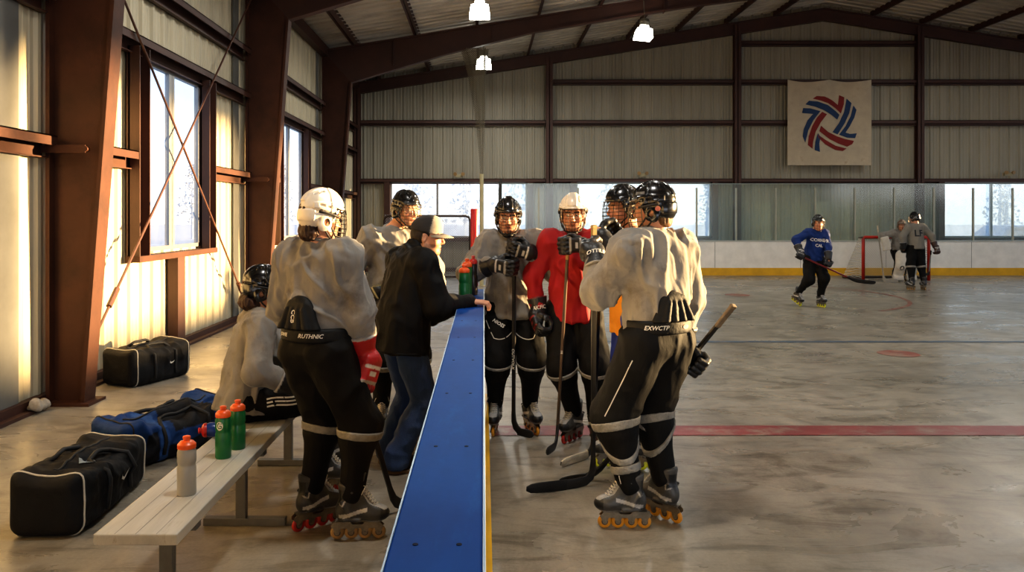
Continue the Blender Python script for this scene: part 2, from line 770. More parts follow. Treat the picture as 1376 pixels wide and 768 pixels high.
def ribs(u0, u1, pitch=.305):
    """profile of the ribbed sheet: (u, out) with a tall rib each pitch and two low ones between"""
    pts = [(u0, 0)]
    k = math.floor(u0 / pitch) * pitch
    while k < u1 + pitch:
        for du, o in ((-.045, 0), (-.022, .03), (.022, .03), (.045, 0), (.085, 0), (.097, .008), (.113, .008), (.125, 0), (.18, 0), (.192, .008), (.208, .008), (.22, 0)):
            u = k + du
            if u0 < u < u1:
                pts.append((u, o))
        k += pitch
    pts = sorted(pts)
    pts.append((u1, 0))
    return pts


def sheet(mb, u0, u1, z0, z1, fn):
    """fn(u, out, z) -> point; z1 may be a function of u"""
    pr = ribs(u0, u1)
    top = z1 if callable(z1) else (lambda u: z1)
    vs, fs = [], []
    for i, (u, o) in enumerate(pr):
        vs += [fn(u, o, z0), fn(u, o, top(u))]
        if i:
            fs.append((2 * i - 2, 2 * i, 2 * i + 1, 2 * i - 1))
    mb._add(vs, fs)


def holed(mb, u0, u1, ztop, holes, fn):
    us = sorted({u0, u1, *[h[0] for h in holes], *[h[1] for h in holes]})
    us = [u for u in us if u0 <= u <= u1]
    for a, b in zip(us[:-1], us[1:]):
        z = 0.0
        for h in sorted([h for h in holes if h[0] <= a + 1e-6 and h[1] >= b - 1e-6], key=lambda h: h[2]):
            if h[2] > z + 1e-6:
                sheet(mb, a, b, z, h[2], fn)
            z = h[3]
        sheet(mb, a, b, z, ztop, fn)


WIN_L = [(8.98, 10.92, 1.28, 3.54), (15.0, 17.06, 1.25, 3.56), (-1.5, .5, 1.28, 3.54)]
mb = MB()
holed(mb, YF, YB, 5.95, WIN_L, lambda u, o, z: (XL - .04 + o, u, z))
struct(mb.build('wall_left', M_CREAM))
WIN_B = [(-2.86, 1.33, 1.04, 2.76), (2.83, 6.97, 1.04, 2.76), (14.06, 18.3, 1.04, 2.76)]
mb = MB()
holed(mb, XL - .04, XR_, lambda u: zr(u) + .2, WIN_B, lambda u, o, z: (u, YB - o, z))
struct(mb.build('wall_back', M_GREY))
UNSEEN_OPENING_R = [(-11.5, 23.6, 2.75, 5.35)]  # unseen opening band, sized so the low sun strikes the left wall
mb = MB()
holed(mb, YF, YB, 5.95, UNSEEN_OPENING_R, lambda u, o, z: (XR_ + .04 - o, u, z))
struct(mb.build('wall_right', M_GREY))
mb = MB()
holed(mb, XL - .04, XR_, lambda u: zr(u) + .2, [(-.5, 15.5, 0, 4.6)], lambda u, o, z: (u, YF + o, z))  # unseen door opening, added and sized to let sky fill in
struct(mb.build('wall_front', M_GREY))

# floor and roof
mb = MB()
mb._add([(XL - .1, YF, 0), (XR_ + .1, YF, 0), (XR_ + .1, YB + .1, 0), (XL - .1, YB + .1, 0)], [(0, 1, 2, 3)])
struct(mb.build('floor', M_FLOOR))
mb = MB()
for sgn in (-1, 1):
    e = XL - .3 if sgn < 0 else 2 * RIDGE + 4.3
    ya = YF - .2
    n = int((YB + .4 - ya) / .305)
    pts = []
    for k in range(n):
        y = ya + k * .305
        pts += [(y, 0), (y + .18, 0), (y + .205, -.035), (y + .255, -.035), (y + .28, 0)]
    vs, fs = [], []
    for i, (y, o) in enumerate(pts):
        vs += [(e, y, zr(e) + .2 + o), (RIDGE, y, zr(RIDGE) + .2 + o)]
        if i:
            fs.append((2 * i - 2, 2 * i, 2 * i + 1, 2 * i - 1))
    mb._add(vs, fs)
struct(mb.build('ceiling', M_ROOF))


# ------------------------------------------------------------------ rigid frames: tapered column + rafter, both sides
def isec(mb, web, d_in, y, wf=.2, tf=.018, tw=.014):
    """I section along a polyline: web = list of (outer xz, inner xz)"""
    for (o0, i0), (o1, i1) in zip(web[:-1], web[1:]):
        mb._add([(o0[0], y - tw, o0[1]), (i0[0], y - tw, i0[1]), (i1[0], y - tw, i1[1]), (o1[0], y - tw, o1[1]),
                 (o0[0], y + tw, o0[1]), (i0[0], y + tw, i0[1]), (i1[0], y + tw, i1[1]), (o1[0], y + tw, o1[1])],
                [(0, 1, 2, 3), (7, 6, 5, 4)])
        for a, b in ((o0, o1), (i0, i1)):
            d = nrm(A(b[0] - a[0], b[1] - a[1]))
            n = A(-d[1], d[0]) * tf
            p = [(a[0] - n[0], a[1] - n[1]), (b[0] - n[0], b[1] - n[1]), (b[0] + n[0], b[1] + n[1]), (a[0] + n[0], a[1] + n[1])]
            mb._add([(q[0], y - wf / 2, q[1]) for q in p] + [(q[0], y + wf / 2, q[1]) for q in p],
                    [(0, 1, 2, 3), (7, 6, 5, 4), (0, 4, 5, 1), (1, 5, 6, 2), (2, 6, 7, 3), (3, 7, 4, 0)])


def mx(side, x):
    return x if side < 0 else 2 * RIDGE - x


FR_Y = [-10.6, -4.7, 1.2, 7.12, 13.0, 19.1]
for y in FR_Y:
    for side in (-1, 1):
        web = []
        for z in (0.02, 4.93):
            web.append(((mx(side, -3.92), z), (mx(side, -3.92 + .31 + .075 * z), z)))
        web.append(((mx(side, -3.92), zr(-3.92)), (mx(side, -3.24), 4.96)))
        mb = MB()
        isec(mb, web, 0, y)
        mb.box((min(mx(side, -3.96), mx(side, -3.52)), y - .16, 0), (max(mx(side, -3.96), mx(side, -3.52)), y + .16, .025))
        struct(mb.build('column', M_STEEL))
        mb = MB()
        web = [((mx(side, -3.92), zr(-3.92)), (mx(side, -3.24), 4.96))]
        for x, dep in ((-1.0, .56), (1.2, .36), (5, .34), (RIDGE, .5)):
            web.append(((mx(side, x), zr(x)), (mx(side, x), zr(x) - dep)))
        isec(mb, web, 0, y, wf=.17)
        # bolted splice and stiffeners
        for x in (-2.2, .2, 4.4):
            xm = mx(side, x)
            mb.box((xm - .008, y - .08, zr(x) - (.62 if x < -2 else .4)), (xm + .008, y + .08, zr(x)))
        struct(mb.build('rafter', M_STEELD))
# end-wall frame: columns and rafters flat on the back wall
for x in (XL + .12, 2.0, 7.73, 13.3, 18.9):
    mb = MB()
    y1 = YB - .05
    mb.box((x - .1, y1 - .2, 0), (x + .1, y1 - .185, zr(x) - .1))
    mb.box((x - .1, y1 - .015, 0), (x + .1, y1, zr(x) - .1))
    mb.box((x - .012, y1 - .2, 0), (x + .012, y1, zr(x) - .1))
    struct(mb.build('column', M_STEELD))
for side in (-1, 1):
    mb = MB()
    isec(mb, [((mx(side, -3.92), zr(-3.92)), (mx(side, -3.92), zr(-3.92) - .3)), ((mx(side, RIDGE), zr(RIDGE)), (mx(side, RIDGE), zr(RIDGE) - .34))], 0, YB - .15, wf=.16)
    struct(mb.build('rafter', M_STEELD))
# purlins (Z section) under the roof sheet
for side in (-1, 1):
    for k in range(10):
        x = -3.15 + 1.505 * k
        if x > RIDGE - .1:
            break
        xm, z = mx(side, x), zr(x)
        mb = MB()
        mb.box((xm - .008, YF, z), (xm + .008, YB - .02, z + .19))
        mb.box((xm - .06, YF, z), (xm + .008, YB - .02, z + .012))
        mb.box((xm - .008, YF, z + .18), (xm + .06, YB - .02, z + .192))
        struct(mb.build('purlin', M_STEELD))
    xm = mx(side, -3.9)
    mb = MB()
    mb.box((xm - .06, YF, zr(-3.9) - .14), (xm + .1, YB - .02, zr(-3.9) + .1))
    struct(mb.build('eave_strut', M_STEELD))


def girt_left(y0, y1, z, m=M_STEEL, d=.15, h=.2):
    """Z girt on the left wall; broken where it laps the columns"""
    mb = MB()
    mb.box((XL, y0, z - .012), (XL + d, y1, z + .0))
    mb.box((XL + d - .012, y0, z - h * .45), (XL + d, y1, z))
    mb.box((XL, y0, z - h), (XL + .07, y1, z - h + .012))
    mb.box((XL, y0, z - h), (XL + .012, y1, z))
    struct(mb.build('girt', m))


ys = [YF, -4.7, 1.2, 7.12, 13.0, 19.1, YB]
for a, b in zip(ys[:-1], ys[1:]):
    girt_left(a + .11, b - .11, 4.45, M_STEELD)
    girt_left(a + .11, b - .11, 3.72, M_STEELD)
for a, b in ((YF, -4.8), (-4.6, -2.0), (1.3, 7.02), (7.22, 8.68), (11.2, 12.9), (13.1, 14.72), (17.34, 19.0), (19.2, YB)):
    girt_left(a, b, 2.42)
# brace bars lapping from the girts onto the column webs
for y in (7.12, 13.0, 19.1):
    mb = MB()
    mb.obox((-3.76, y - .13, 2.30), (.2, .012, .035))
    mb.cyl((-3.56, y - .15, 2.30), (-3.56, y - .1, 2.30), .025, n=8)
    struct(mb.build('girt_brace', M_STEEL))
# window bucks on the left wall: head/sill, jambs, stud under the sill
for (y0, y1, z0, z1) in WIN_L:
    for a, b in ((y0 - .28, y0), (y1, y1 + .28)):
        mb = MB()
        mb.box((XL, a, z0 - .1), (XL + .15, a + .02, 3.6))
        mb.box((XL, b - .02, z0 - .1), (XL + .15, b, 3.6))
        mb.box((XL + .02, a, z0 - .1), (XL + .04, b, 3.6))
        struct(mb.build('window_post', M_STEELD))
    mb = MB()
    mb.box((XL, y0 - .3, z0 - .1), (XL + .16, y1 + .3, z0 - .03))
    struct(mb.build('window_sill', M_STEEL))
    mb = MB()
    mb.box((XL, (y0 + y1) / 2 - .11, 0), (XL + .13, (y0 + y1) / 2 + .13, z0 - .1))
    struct(mb.build('window_post', M_STEELD))
# base angle along the left wall
mb = MB()
mb.box((XL - .02, YF, 0), (XL + .05, YB, .10))
mb.box((XL + .05, YF, 0), (XL + .12, YB, .03))
struct(mb.build('baseboard_left', M_STEELD))
mb = MB()
mb.box((XL, YB - .09, 0), (XR_, YB - .03, .12))
struct(mb.build('baseboard_back', M_STEELD))
# flat grey strips standing in for the shadow bands beside each left-wall column
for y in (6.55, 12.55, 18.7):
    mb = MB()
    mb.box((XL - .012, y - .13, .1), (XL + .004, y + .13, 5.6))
    struct(mb.build('shade_strip_%d' % (1 + int(y // 6)), mat('grey_shade_band', srgb(112, 112, 108), rough=.5, var=.2, scale=2)))

# girts of the back wall
xs = [XL, 2.0, 7.73, 13.3, 18.9, XR_]
for z, spans in ((2.84, range(5)), (4.62, range(5)), (5.86, (1, 2, 3)), (7.04, (2,))):
    for i in spans:
        a, b = xs[i] + .11, xs[i + 1] - .11
        mb = MB()
        mb.box((a, YB - .19, z - .015), (b, YB - .03, z))
        mb.box((a, YB - .19, z - .1), (b, YB - .178, z))
        mb.box((a, YB - .19, z - .16), (b, YB - .03, z - .145))
        mb.box((a, YB - .05, z - .16), (b, YB - .038, z))
        struct(mb.build('girt', M_STEELD))
for (x0, x1, z0, z1) in WIN_B:
    for x in (x0 - .09, x1 + .09):
        mb = MB()
        mb.box((x - .09, YB - .18, 0.1), (x + .09, YB - .02, z1 + .02))
        struct(mb.build('window_post', M_STEELD))
    mb = MB()
    mb.box((x0 - .1, YB - .18, z0 - .12), (x1 + .1, YB - .02, z0))
    struct(mb.build('window_sill', M_STEELD))


# ------------------------------------------------------------------ windows
def window(n, axis, pos, u0, u1, z0, z1, mull, glass, fr=M_ALU):
    def P(u, d, z):
        return (pos + d, u, z) if axis == 'y' else (u, pos + d, z)

    def bx(mb, ua, ub, da, db, za, zb):
        p, q = P(ua, da, za), P(ub, db, zb)
        mb.box([min(a, b) for a, b in zip(p, q)], [max(a, b) for a, b in zip(p, q)])
    mb = MB()
    t = .05
    bx(mb, u0, u1, -.03, .03, z0, z0 + t)
    bx(mb, u0, u1, -.03, .03, z1 - t, z1)
    bx(mb, u0, u0 + t, -.03, .03, z0, z1)
    bx(mb, u1 - t, u1, -.03, .03, z0, z1)
    o = struct(mb.build('window_%d' % n, fr))
    for m_, w in mull:
        mb = MB()
        bx(mb, m_ - w, m_ + w, -.028, .028, z0 + t, z1 - t)
        mb.build('mullion', fr, o)
    mb = MB()
    e = [u0] + [m_ for m_, w in mull] + [u1]
    for a, b in zip(e[:-1], e[1:]):
        mb = MB()
        mb._add([P(a + .04, 0, z0 + .04), P(b - .04, 0, z0 + .04), P(b - .04, 0, z1 - .04), P(a + .04, 0, z1 - .04)], [(0, 1, 2, 3)])
        mb.build('pane', glass, o)


window(1, 'y', XL - .02, *WIN_L[0], [(9.92, .05), (10.0, .04)], M_GLASS)
window(2, 'y', XL - .02, *WIN_L[1], [(15.95, .05)], M_GLASS)
window(3, 'y', XL - .02, *WIN_L[2], [(-.5, .05)], M_GLASS)
window(4, 'x', YB - .04, *WIN_B[0], [(-1.42, .035), (-.05, .045)], M_FROST)
window(5, 'x', YB - .04, *WIN_B[1], [(4.18, .035), (5.6, .035)], M_FROST)
window(6, 'x', YB - .04, *WIN_B[2], [(15.55, .035), (16.95, .035)], M_FROST)

# cross-bracing rods of the first bay, each with its turnbuckle
for i, (a, b) in enumerate((((-3.80, 7.2, 4.9), (-3.80, 12.85, -.0)), ((-3.76, 12.9, 5.45), (-3.76, 7.25, .25)))):
    mb = MB()
    a, b = np.array(a), np.array(b)
    mb.cyl(a, b, .014, n=8)
    c = a + (b - a) * .88
    d = nrm(b - a)
    mb.cyl(c - d * .12, c + d * .12, .03, n=8)
    struct(mb.build('brace_rod', M_ROD))

# ------------------------------------------------------------------ painted markings on the floor
M_RED = paint_line('worn_red_floor_paint', srgb(124, 50, 50), .5)
M_BLUE = paint_line('worn_blue_floor_paint', srgb(74, 92, 110), .5)
M_REDF = paint_line('faded_red_floor_paint', srgb(140, 78, 66), .46)


def slab(name, x0, x1, y0, y1, m, z=.004):
    mb = MB()
    n = max(1, int((x1 - x0) / .5))
    vs = []
    for i in range(n + 1):
        x = x0 + (x1 - x0) * i / n
        w = random.uniform(-.004, .004)
        vs += [(x, y0 + w, z), (x, y1 + w, z)]
    mb._add(vs, [(2 * i, 2 * i + 2, 2 * i + 3, 2 * i + 1) for i in range(n)])
    return struct(mb.build(name, m))


slab('floor_line', .06, 24, 6.05, 6.33, M_RED)
slab('floor_line', .06, 24, 10.5, 10.62, M_BLUE)


def disc(name, c, r0, r1, m, a0=0, a1=360, z=.004):
    mb = MB()
    n = 64
    vs = []
    for i in range(n + 1):
        w = math.radians(a0 + (a1 - a0) * i / n)
        vs += [(c[0] + r0 * math.cos(w), c[1] + r0 * math.sin(w), z), (c[0] + r1 * math.cos(w), c[1] + r1 * math.sin(w), z)]
    mb._add(vs, [(2 * i, 2 * i + 1, 2 * i + 3, 2 * i + 2) for i in range(n)])
    return struct(mb.build(name, m))


disc('floor_line', (5.12, 9.65), 0.001, .24, M_REDF)
disc('floor_line', (5.45, 16.8), 0.001, .26, M_REDF)
disc('floor_line', (5.45, 16.8), 3.22, 3.3, M_REDF, -60, 40)

# ------------------------------------------------------------------ rink boards
M_CAP = mat('blue_plastic_cap', srgb(0, 58, 132), rough=.5, var=.16, scale=2.5, stretch=(3, .8, 1), spec=.04, bump=.06, bscale=18, col2=srgb(4, 72, 146), blotch=(4, .55, .75))
M_CAPE = mat('blue_cap_edge', srgb(126, 156, 192), rough=.4, var=.2, scale=6)
M_BOARD = mat('white_rink_board', srgb(228, 225, 218), rough=.42, var=.12, scale=3, col2=srgb(120, 116, 108), blotch=(9, .66, .8))
M_KICK = mat('yellow_kickplate', srgb(214, 164, 24), rough=.4, var=.18, scale=3)
M_SCREW = mat('dark_screw_heads', srgb(10, 22, 48), rough=.7, var=.1, spec=.1)
M_WOOD = mat('raw_board_timber', srgb(150, 120, 84), rough=.7, var=.25, scale=3, stretch=(1, 1, 8))
Y0, Y1 = -.6, 6.42
bd = thing('rink_boards', 'long dasher board with wide blue cap rail beside the bench, in front of the coach', 'boards', (-.08, 3, 0))
mb = MB()
mb.box((-.012, Y0, .0), (.004, Y1, 1.075))
mb.build('white_facing', M_BOARD, bd)
mb = MB()
mb.box((.004, Y0, .005), (.036, Y1, .24))
mb.build('kickplate', M_KICK, bd)
mb = MB()
mb.obox((-.0865, (Y0 + Y1) / 2, 1.086), (.0845, (Y1 - Y0) / 2, .013), bev=.004)
mb.build('cap_rail', M_CAP, bd)
mb = MB()
mb.box((-.1745, Y0, 1.072), (-.1713, Y1, 1.0995))
mb.box((-.0018, Y0, 1.072), (.003, Y1, 1.0995))
mb.build('cap_edge', M_CAPE, bd)
for y in np.arange(Y0 + .2, Y1, .61):
    for x in (-.125, -.045):
        mb = MB()
        mb.cyl((x, y, 1.098), (x, y, 1.1003), .0055, n=8)
        mb.build('screw', M_SCREW, bd)
for y in np.arange(Y0 + .02, Y1, 1.2):
    mb = MB()
    mb.box((-.13, y, 0), (-.012, y + .04, 1.07))
    mb.build('stud', M_WOOD, bd)
mb = MB()
mb.box((-.13, Y0, 0), (-.012, Y1, .04))
mb.box((-.13, Y0, .5), (-.012, Y1, .54))
mb.build('rail', M_WOOD, bd)

# far boards with panel joints, kickplate, sill, posts and glass
YD = 22.3
fb = thing('rink_boards', 'white far rink boards with a yellow kickplate and tall glass along the back wall', 'boards', (12, YD, 0))
XA = .42
mb = MB()
mb.box((XA, YD, 0), (XR_ - .3, YD + .1, .98))
mb.build('white_facing', M_BOARD, fb)
mb = MB()
mb.box((XA, YD - .02, .005), (XR_ - .3, YD, .22))
mb.build('kickplate', M_KICK, fb)
mb = MB()
mb.box((XA, YD - .012, .965), (XR_ - .3, YD + .14, 1.0))
mb.build('cap_rail', mat('pale_cap_rail', srgb(176, 178, 172), rough=.4, var=.1), fb)
x = XA + 1.3
while x < XR_ - .4:
    mb = MB()
    mb.box((x - .005, YD - .003, .22), (x + .005, YD + .001, .96))
    mb.build('joint_strip', mat('grey_joint_strip', srgb(96, 94, 90), var=.1), fb)
    x += 2.44
x = XA + .02
M_POST = mat('glass_post_aluminium', srgb(168, 166, 150), rough=.4, metal=.5, var=.15, scale=5)
gx = []
while x < XR_ - .4:
    gx.append(x)
    mb = MB()
    mb.box((x - .022, YD + .03, 1.0), (x + .022, YD + .08, 2.5))
    mb.build('glass_post', M_POST, fb)
    x += 1.13
for a, b in zip(gx[:-1], gx[1:]):
    mb = MB()
    mb._add([(a, YD + .055, 1.0), (b, YD + .055, 1.0), (b, YD + .055, 2.62), (a, YD + .055, 2.62)], [(0, 1, 2, 3)])
    mb.build('glass_pane', M_RINKGLASS, fb)
# return of the glass towards the camera at the left corner
mb = MB()
mb.box((XA, YD + .045, 2.612), (gx[-1], YD + .065, 2.628))
mb.build('glass_top_edge', mat('pale_glass_edge', srgb(150, 166, 162), rough=.3, var=.1), fb)
for y in (19.4, 20.85):
    mb = MB()
    mb.box((.40, y - .02, 0), (.45, y + .02, 2.62))
    mb.build('glass_post', mat('dark_glass_post', srgb(44, 44, 42), rough=.5), fb)
mb = MB()
mb._add([(.43, 19.4, .98), (.43, YD, .98), (.43, YD, 2.62), (.43, 19.4, 2.62)], [(0, 1, 2, 3)])
mb.build('glass_pane', M_RINKGLASS, fb)
mb = MB()
mb.box((.40, 19.4, 0), (.50, YD, .98))
mb.build('end_board', M_BOARD, fb)

# ------------------------------------------------------------------ net, post and red pad by the gate
mb = MB()
mb.cyl((-.05, 19.0, 0), (-.05, 19.0, 2.72), .05, n=12)
mb.box((-.17, 18.88, 0), (.07, 19.12, .015))
o = mb.build('net_post', mat('pale_yellow_post', srgb(176, 168, 132), rough=.5, var=.2, scale=3), smooth=False)
tag(o, 'tall pale steel post holding the lower end of the gathered hanging net', 'post')
mb = MB()
rings = []
for z, w, xo in ((2.72, .03, -.05), (3.2, .05, -.06), (4.2, .11, -.1), (5.2, .2, -.2), (5.78, .30, -.28)):
    ring = []
    for k in range(24):
        a = 2 * math.pi * k / 24
        rr = w * (1 + .28 * math.sin(5 * a + z))
        ring.append((xo + rr * math.cos(a) + .5 * (w - .03) * .5, 19.05 + .4 * rr * math.sin(a), z))
    rings.append(ring)
mb.loft(rings, cap=False)
o = mb.build('hanging_net', net_mat('dark_netting', srgb(96, 90, 74), 22, .13, (0, 2)), smooth=True)
tag(o, 'gathered dark safety net hanging from the rafter down to a pale post', 'net')
pd = thing('padded_post', 'red padded post standing beside the pale net post past the end of the blue cap', 'post', (-.22, 17.5, 0))
mb = MB()
mb.lathe([(.075, .12), (.085, .14), (.085, 1.84), (.075, 1.86)], (-.21, 17.5, 0), n=20)
smooth_by_angle(mb.build('pad_sleeve', mat('red_vinyl_pad', srgb(178, 28, 24), rough=.35, var=.12, scale=4), pd))
mb = MB()
mb.cyl((-.21, 17.5, 0), (-.21, 17.5, .2), .03, n=12)
mb.cyl((-.21, 17.5, 0), (-.21, 17.5, .015), .12, n=16)
mb.build('post_foot', M_ROD, pd)

# training net frame behind the coach
nf = thing('training_net', 'dark pipe backstop frame with white netting standing behind the coach near the back windows', 'net', (-1.5, 20.6, 0))
mb = MB()
x0, x1, yy, zz = -2.62, -.36, 20.6, 1.70
mb.tube([(x1, yy, 0), (x1, yy, zz - .12), (x1 - .035, yy, zz - .035), (x1 - .12, yy, zz), (x0 + .12, yy, zz), (x0 + .035, yy, zz - .035), (x0, yy, zz - .12), (x0, yy, 0)], .03, n=10)
mb.tube([(x0, yy, .03), (x0, yy + .9, .03), (x1, yy + .9, .03), (x1, yy, .03)], .025, n=8)
mb.build('pipe_frame', mat('dark_painted_pipe', srgb(58, 38, 30), rough=.5, var=.2, scale=4), nf, smooth=True)
mb = MB()
N_ = 18
vs, fs = [], []
for i in range(N_ + 1):
    x = x0 + (x1 - x0) * i / N_
    for j in range(6):
        t = j / 5
        vs.append((x, yy + .02 + .85 * t ** 1.5 + .04 * math.sin(i * 1.7), zz * (1 - t) + .04))
for i in range(N_):
    for j in range(5):
        a = i * 6 + j
        fs.append((a, a + 6, a + 7, a + 1))
mb._add(vs, fs)
mb.build('netting', net_mat('white_netting', srgb(170, 172, 180), 16, .09, (0, 2)), nf, smooth=True)

# ------------------------------------------------------------------ high-bay lamps, emergency lights
M_LENS = mat('glowing_lamp_lens', (1, 1, 1), var=.02, emit=((1, .97, .86), 14))
M_LAMPB = mat('grey_lamp_housing', srgb(120, 116, 104), rough=.4, metal=.6, var=.15)
LAMPS = []
LAMP_SPOTS = [(-.08, 15.4, 5.62, 'highest square high-bay lamp, nearest above the blue cap and the red pole'),
              (0.0, 20.6, 5.60, 'square high-bay lamp hanging beside the gathered net, in front of the back wall'),
              (3.77, 18.5, 5.90, 'tilted square high-bay lamp hanging above the white helmet player, right of the net')]
for i, (x, y, z, lab) in enumerate(LAMP_SPOTS):
    t = thing('high_bay_lamp', lab, 'lamp', (x, y, z + .5), 'high-bay lamps')
    R = rot_to(nrm(A(0, 0, 1)) if i < 2 else nrm(A(.10, .03, 1)))
    c = A(x, y, z)
    mb = MB()
    ring = lambda w, h: [c + R @ A(a * w, b * w, h) for a, b in ((-1, -1), (1, -1), (1, 1), (-1, 1))]
    mb.loft([ring(.17, .2), ring(.2, .0)], cap=False)
    mb.loft([ring(.172, .2), ring(.10, .24), ring(.09, .30)])
    mb.build('reflector', M_LENS, t)
    mb = MB()
    mb.loft([ring(.2, -.01), ring(.2, .0)])
    mb.build('lens', M_LENS, t)
    mb = MB()
    mb.lathe([(.07, .29), (.11, .31), (.12, .40), (.1, .46), (.03, .48)], c, R, n=14)
    mb.build('ballast_housing', M_LAMPB, t)
    mb = MB()
    top = c + A(0, 0, zr(x) + .02 - z)
    mb.cyl(c + R @ A(0, 0, .47), top, .012, n=8)
    mb.build('hanger_rod', M_LAMPB, t)
    LAMPS.append(c)
for (x, y, lab) in ((617, 236, 'small emergency light box over the back window behind the coach'), (863, 235, 'small emergency light box over the back window behind the two black helmets'),
                    (1354, 234, 'small emergency light box over the back window at the far right')):
    p = px(x, y, 23.75)
    t = thing('emergency_light', lab, 'light', p, 'emergency lights')
    mb = MB()
    mb.obox(p, (.12, .05, .05), bev=.008)
    mb.build('light_case', mat('dirty_white_plastic', srgb(158, 150, 122), rough=.5, var=.2, scale=8), t)
    for s in (-1, 1):
        mb = MB()
        q = p + A(s * .09, -.05, .06)
        mb.lathe([(.02, 0), (.055, .05), (.058, .08)], q, rot_to(A(s * .4, -1, -.2)), n=12)
        mb.build('lamp_head', mat('emergency_lamp_head', srgb(150, 120, 80), rough=.4, var=.1), t)

# ------------------------------------------------------------------ the banner
M_CLOTH = mat('stained_canvas', srgb(176, 164, 144), rough=.85, var=.12, scale=3, col2=srgb(132, 112, 84), blotch=(3.2, .60, .85), bump=.1, bscale=120)
M_BRED = mat('banner_red_print', srgb(116, 30, 28), rough=.85, var=.2, scale=3)
M_BBLUE = mat('banner_blue_print', srgb(32, 56, 92), rough=.85, var=.2, scale=3)
YN = 23.70
bx0, bz1 = px(1058, 107, YN)[[0, 2]]
bx1, bz0 = px(1170.5, 222, YN)[[0, 2]]


def drape(u, w):
    """cloth position: u 0..1 left to right, w 0..1 bottom to top"""
    s2 = abs(math.sin(2 * math.pi * u)) if True else 0
    sag = (.075 * s2) * max(0, w - .55) / .45
    fold = .035 * math.sin(2 * math.pi * u * 2) * max(0, w - .72) / .28 + .018 * math.sin(9 * u + 3 * w) * (1 - w) * (.3 + abs(u - .5))
    return A(bx0 + (bx1 - bx0) * u, YN - .02 + fold, bz0 + (bz1 - bz0) * w - sag)


bn = thing('banner', 'square stained cloth banner with red and blue stripe emblem hung on the back wall', 'banner', ((bx0 + bx1) / 2, YN, bz0))
n = 40
vs = [drape(i / n, j / n) for i in range(n + 1) for j in range(n + 1)]
fs = [(i * (n + 1) + j, (i + 1) * (n + 1) + j, (i + 1) * (n + 1) + j + 1, i * (n + 1) + j + 1) for i in range(n) for j in range(n)]
mesh_obj('cloth', vs, fs, M_CLOTH, bn, True)
EMB = [('r', [(265, 213), (292, 195), (345, 203), (400, 232), (437, 262), (447, 190), (482, 203), (478, 255), (458, 322), (420, 285), (370, 252), (320, 230)]),
       ('b', [(215, 255), (240, 228), (300, 235), (370, 265), (425, 308), (448, 332), (433, 366), (395, 335), (340, 298), (280, 272)]),
       ('b', [(192, 318), (200, 282), (250, 284), (318, 305), (270, 370), (235, 440), (215, 525), (198, 480), (205, 430), (230, 370), (268, 325)]),
       ('r', [(330, 310), (363, 328), (320, 385), (285, 450), (268, 520), (264, 566), (232, 540), (238, 480), (262, 410), (295, 350)]),
       ('b', [(300, 458), (318, 485), (310, 530), (314, 588), (278, 575), (282, 520)]),
       ('r', [(322, 408), (370, 450), (430, 480), (490, 500), (548, 512), (535, 535), (500, 552), (440, 530), (380, 500), (310, 445)]),
       ('r', [(302, 470), (360, 510), (420, 545), (497, 565), (470, 582), (420, 575), (350, 535), (305, 490)]),
       ('b', [(497, 212), (530, 245), (515, 320), (485, 390), (435, 468), (400, 452), (445, 390), (480, 310)]),
       ('b', [(543, 262), (564, 295), (550, 350), (520, 410), (490, 455), (520, 464), (567, 460), (555, 494), (500, 490), (445, 470), (490, 410), (525, 340)])]
bm = bmesh.new()
for c, poly in EMB:
    vv = [bm.verts.new(((x - 95) / 572., (680 - y) / 590., 0)) for x, y in poly]
    f = bm.faces.new(vv)
    f.material_index = 0 if c == 'r' else 1
bmesh.ops.triangulate(bm, faces=bm.faces[:])
for _ in range(2):
    bmesh.ops.subdivide_edges(bm, edges=[e for e in bm.edges if e.calc_length() > .08], cuts=1)
bmesh.ops.triangulate(bm, faces=bm.faces[:])
bm.verts.index_update()
vs = [drape(v.co.x, v.co.y) + A(0, -.012, 0) for v in bm.verts]
mesh_obj('emblem', vs, [[v.index for v in f.verts] for f in bm.faces], [M_BRED, M_BBLUE], bn, False, fmat=[f.material_index for f in bm.faces])
bm.free()

# ------------------------------------------------------------------ outdoors: ground, tree line, parked cars
M_SNOW = mat('pale_frosty_ground', srgb(214, 206, 196), rough=.9, var=.15, scale=.3)
mb = MB()
mb._add([(-150, -80, -.08), (150, -80, -.08), (150, 160, -.08), (-150, 160, -.08)], [(0, 1, 2, 3)])
struct(mb.build('ground', M_SNOW))
M_TREE = mat('hazy_bare_trees', srgb(196, 204, 212), rough=1, var=.25, scale=.6)  # pale blue-grey because distance haze is put into the base colour
M_TREE2 = mat('hazy_near_trees', srgb(120, 124, 124), rough=1, var=.3, scale=.8)


def tree(p, h, seed, m):
    r = random.Random(seed)
    root = thing('tree', 'hazy bare tree', 'tree', p, 'trees outside the windows')
    mb = MB()
    p = np.array(p)
    mb.tube([p, p + A(r.uniform(-.2, .2), 0, h * .5), p + A(r.uniform(-.4, .4), 0, h * .85)], [.16, .11, .05], n=6)
    mb.build('trunk', m, root)
    mb = MB()
    for k in range(260):
        z = h * (.22 + .78 * r.random())
        w = (1.15 - z / h) * h * .34
        a = r.uniform(0, 6.283)
        q = p + A(math.cos(a) * w * r.random(), math.sin(a) * w * r.random(), z)
        s = r.uniform(.25, .6) * h * .05
        bmv = [q + A(*(nrm(A(r.gauss(0, 1), r.gauss(0, 1), r.gauss(0, 1))) * s * r.uniform(.6, 1.4))) for _ in range(6)]
        mb._add(bmv, [(0, 1, 2), (0, 2, 3), (0, 3, 4), (1, 2, 5), (2, 3, 5), (3, 4, 5), (0, 4, 5)])
    mb.build('crown', m, root)
    return root


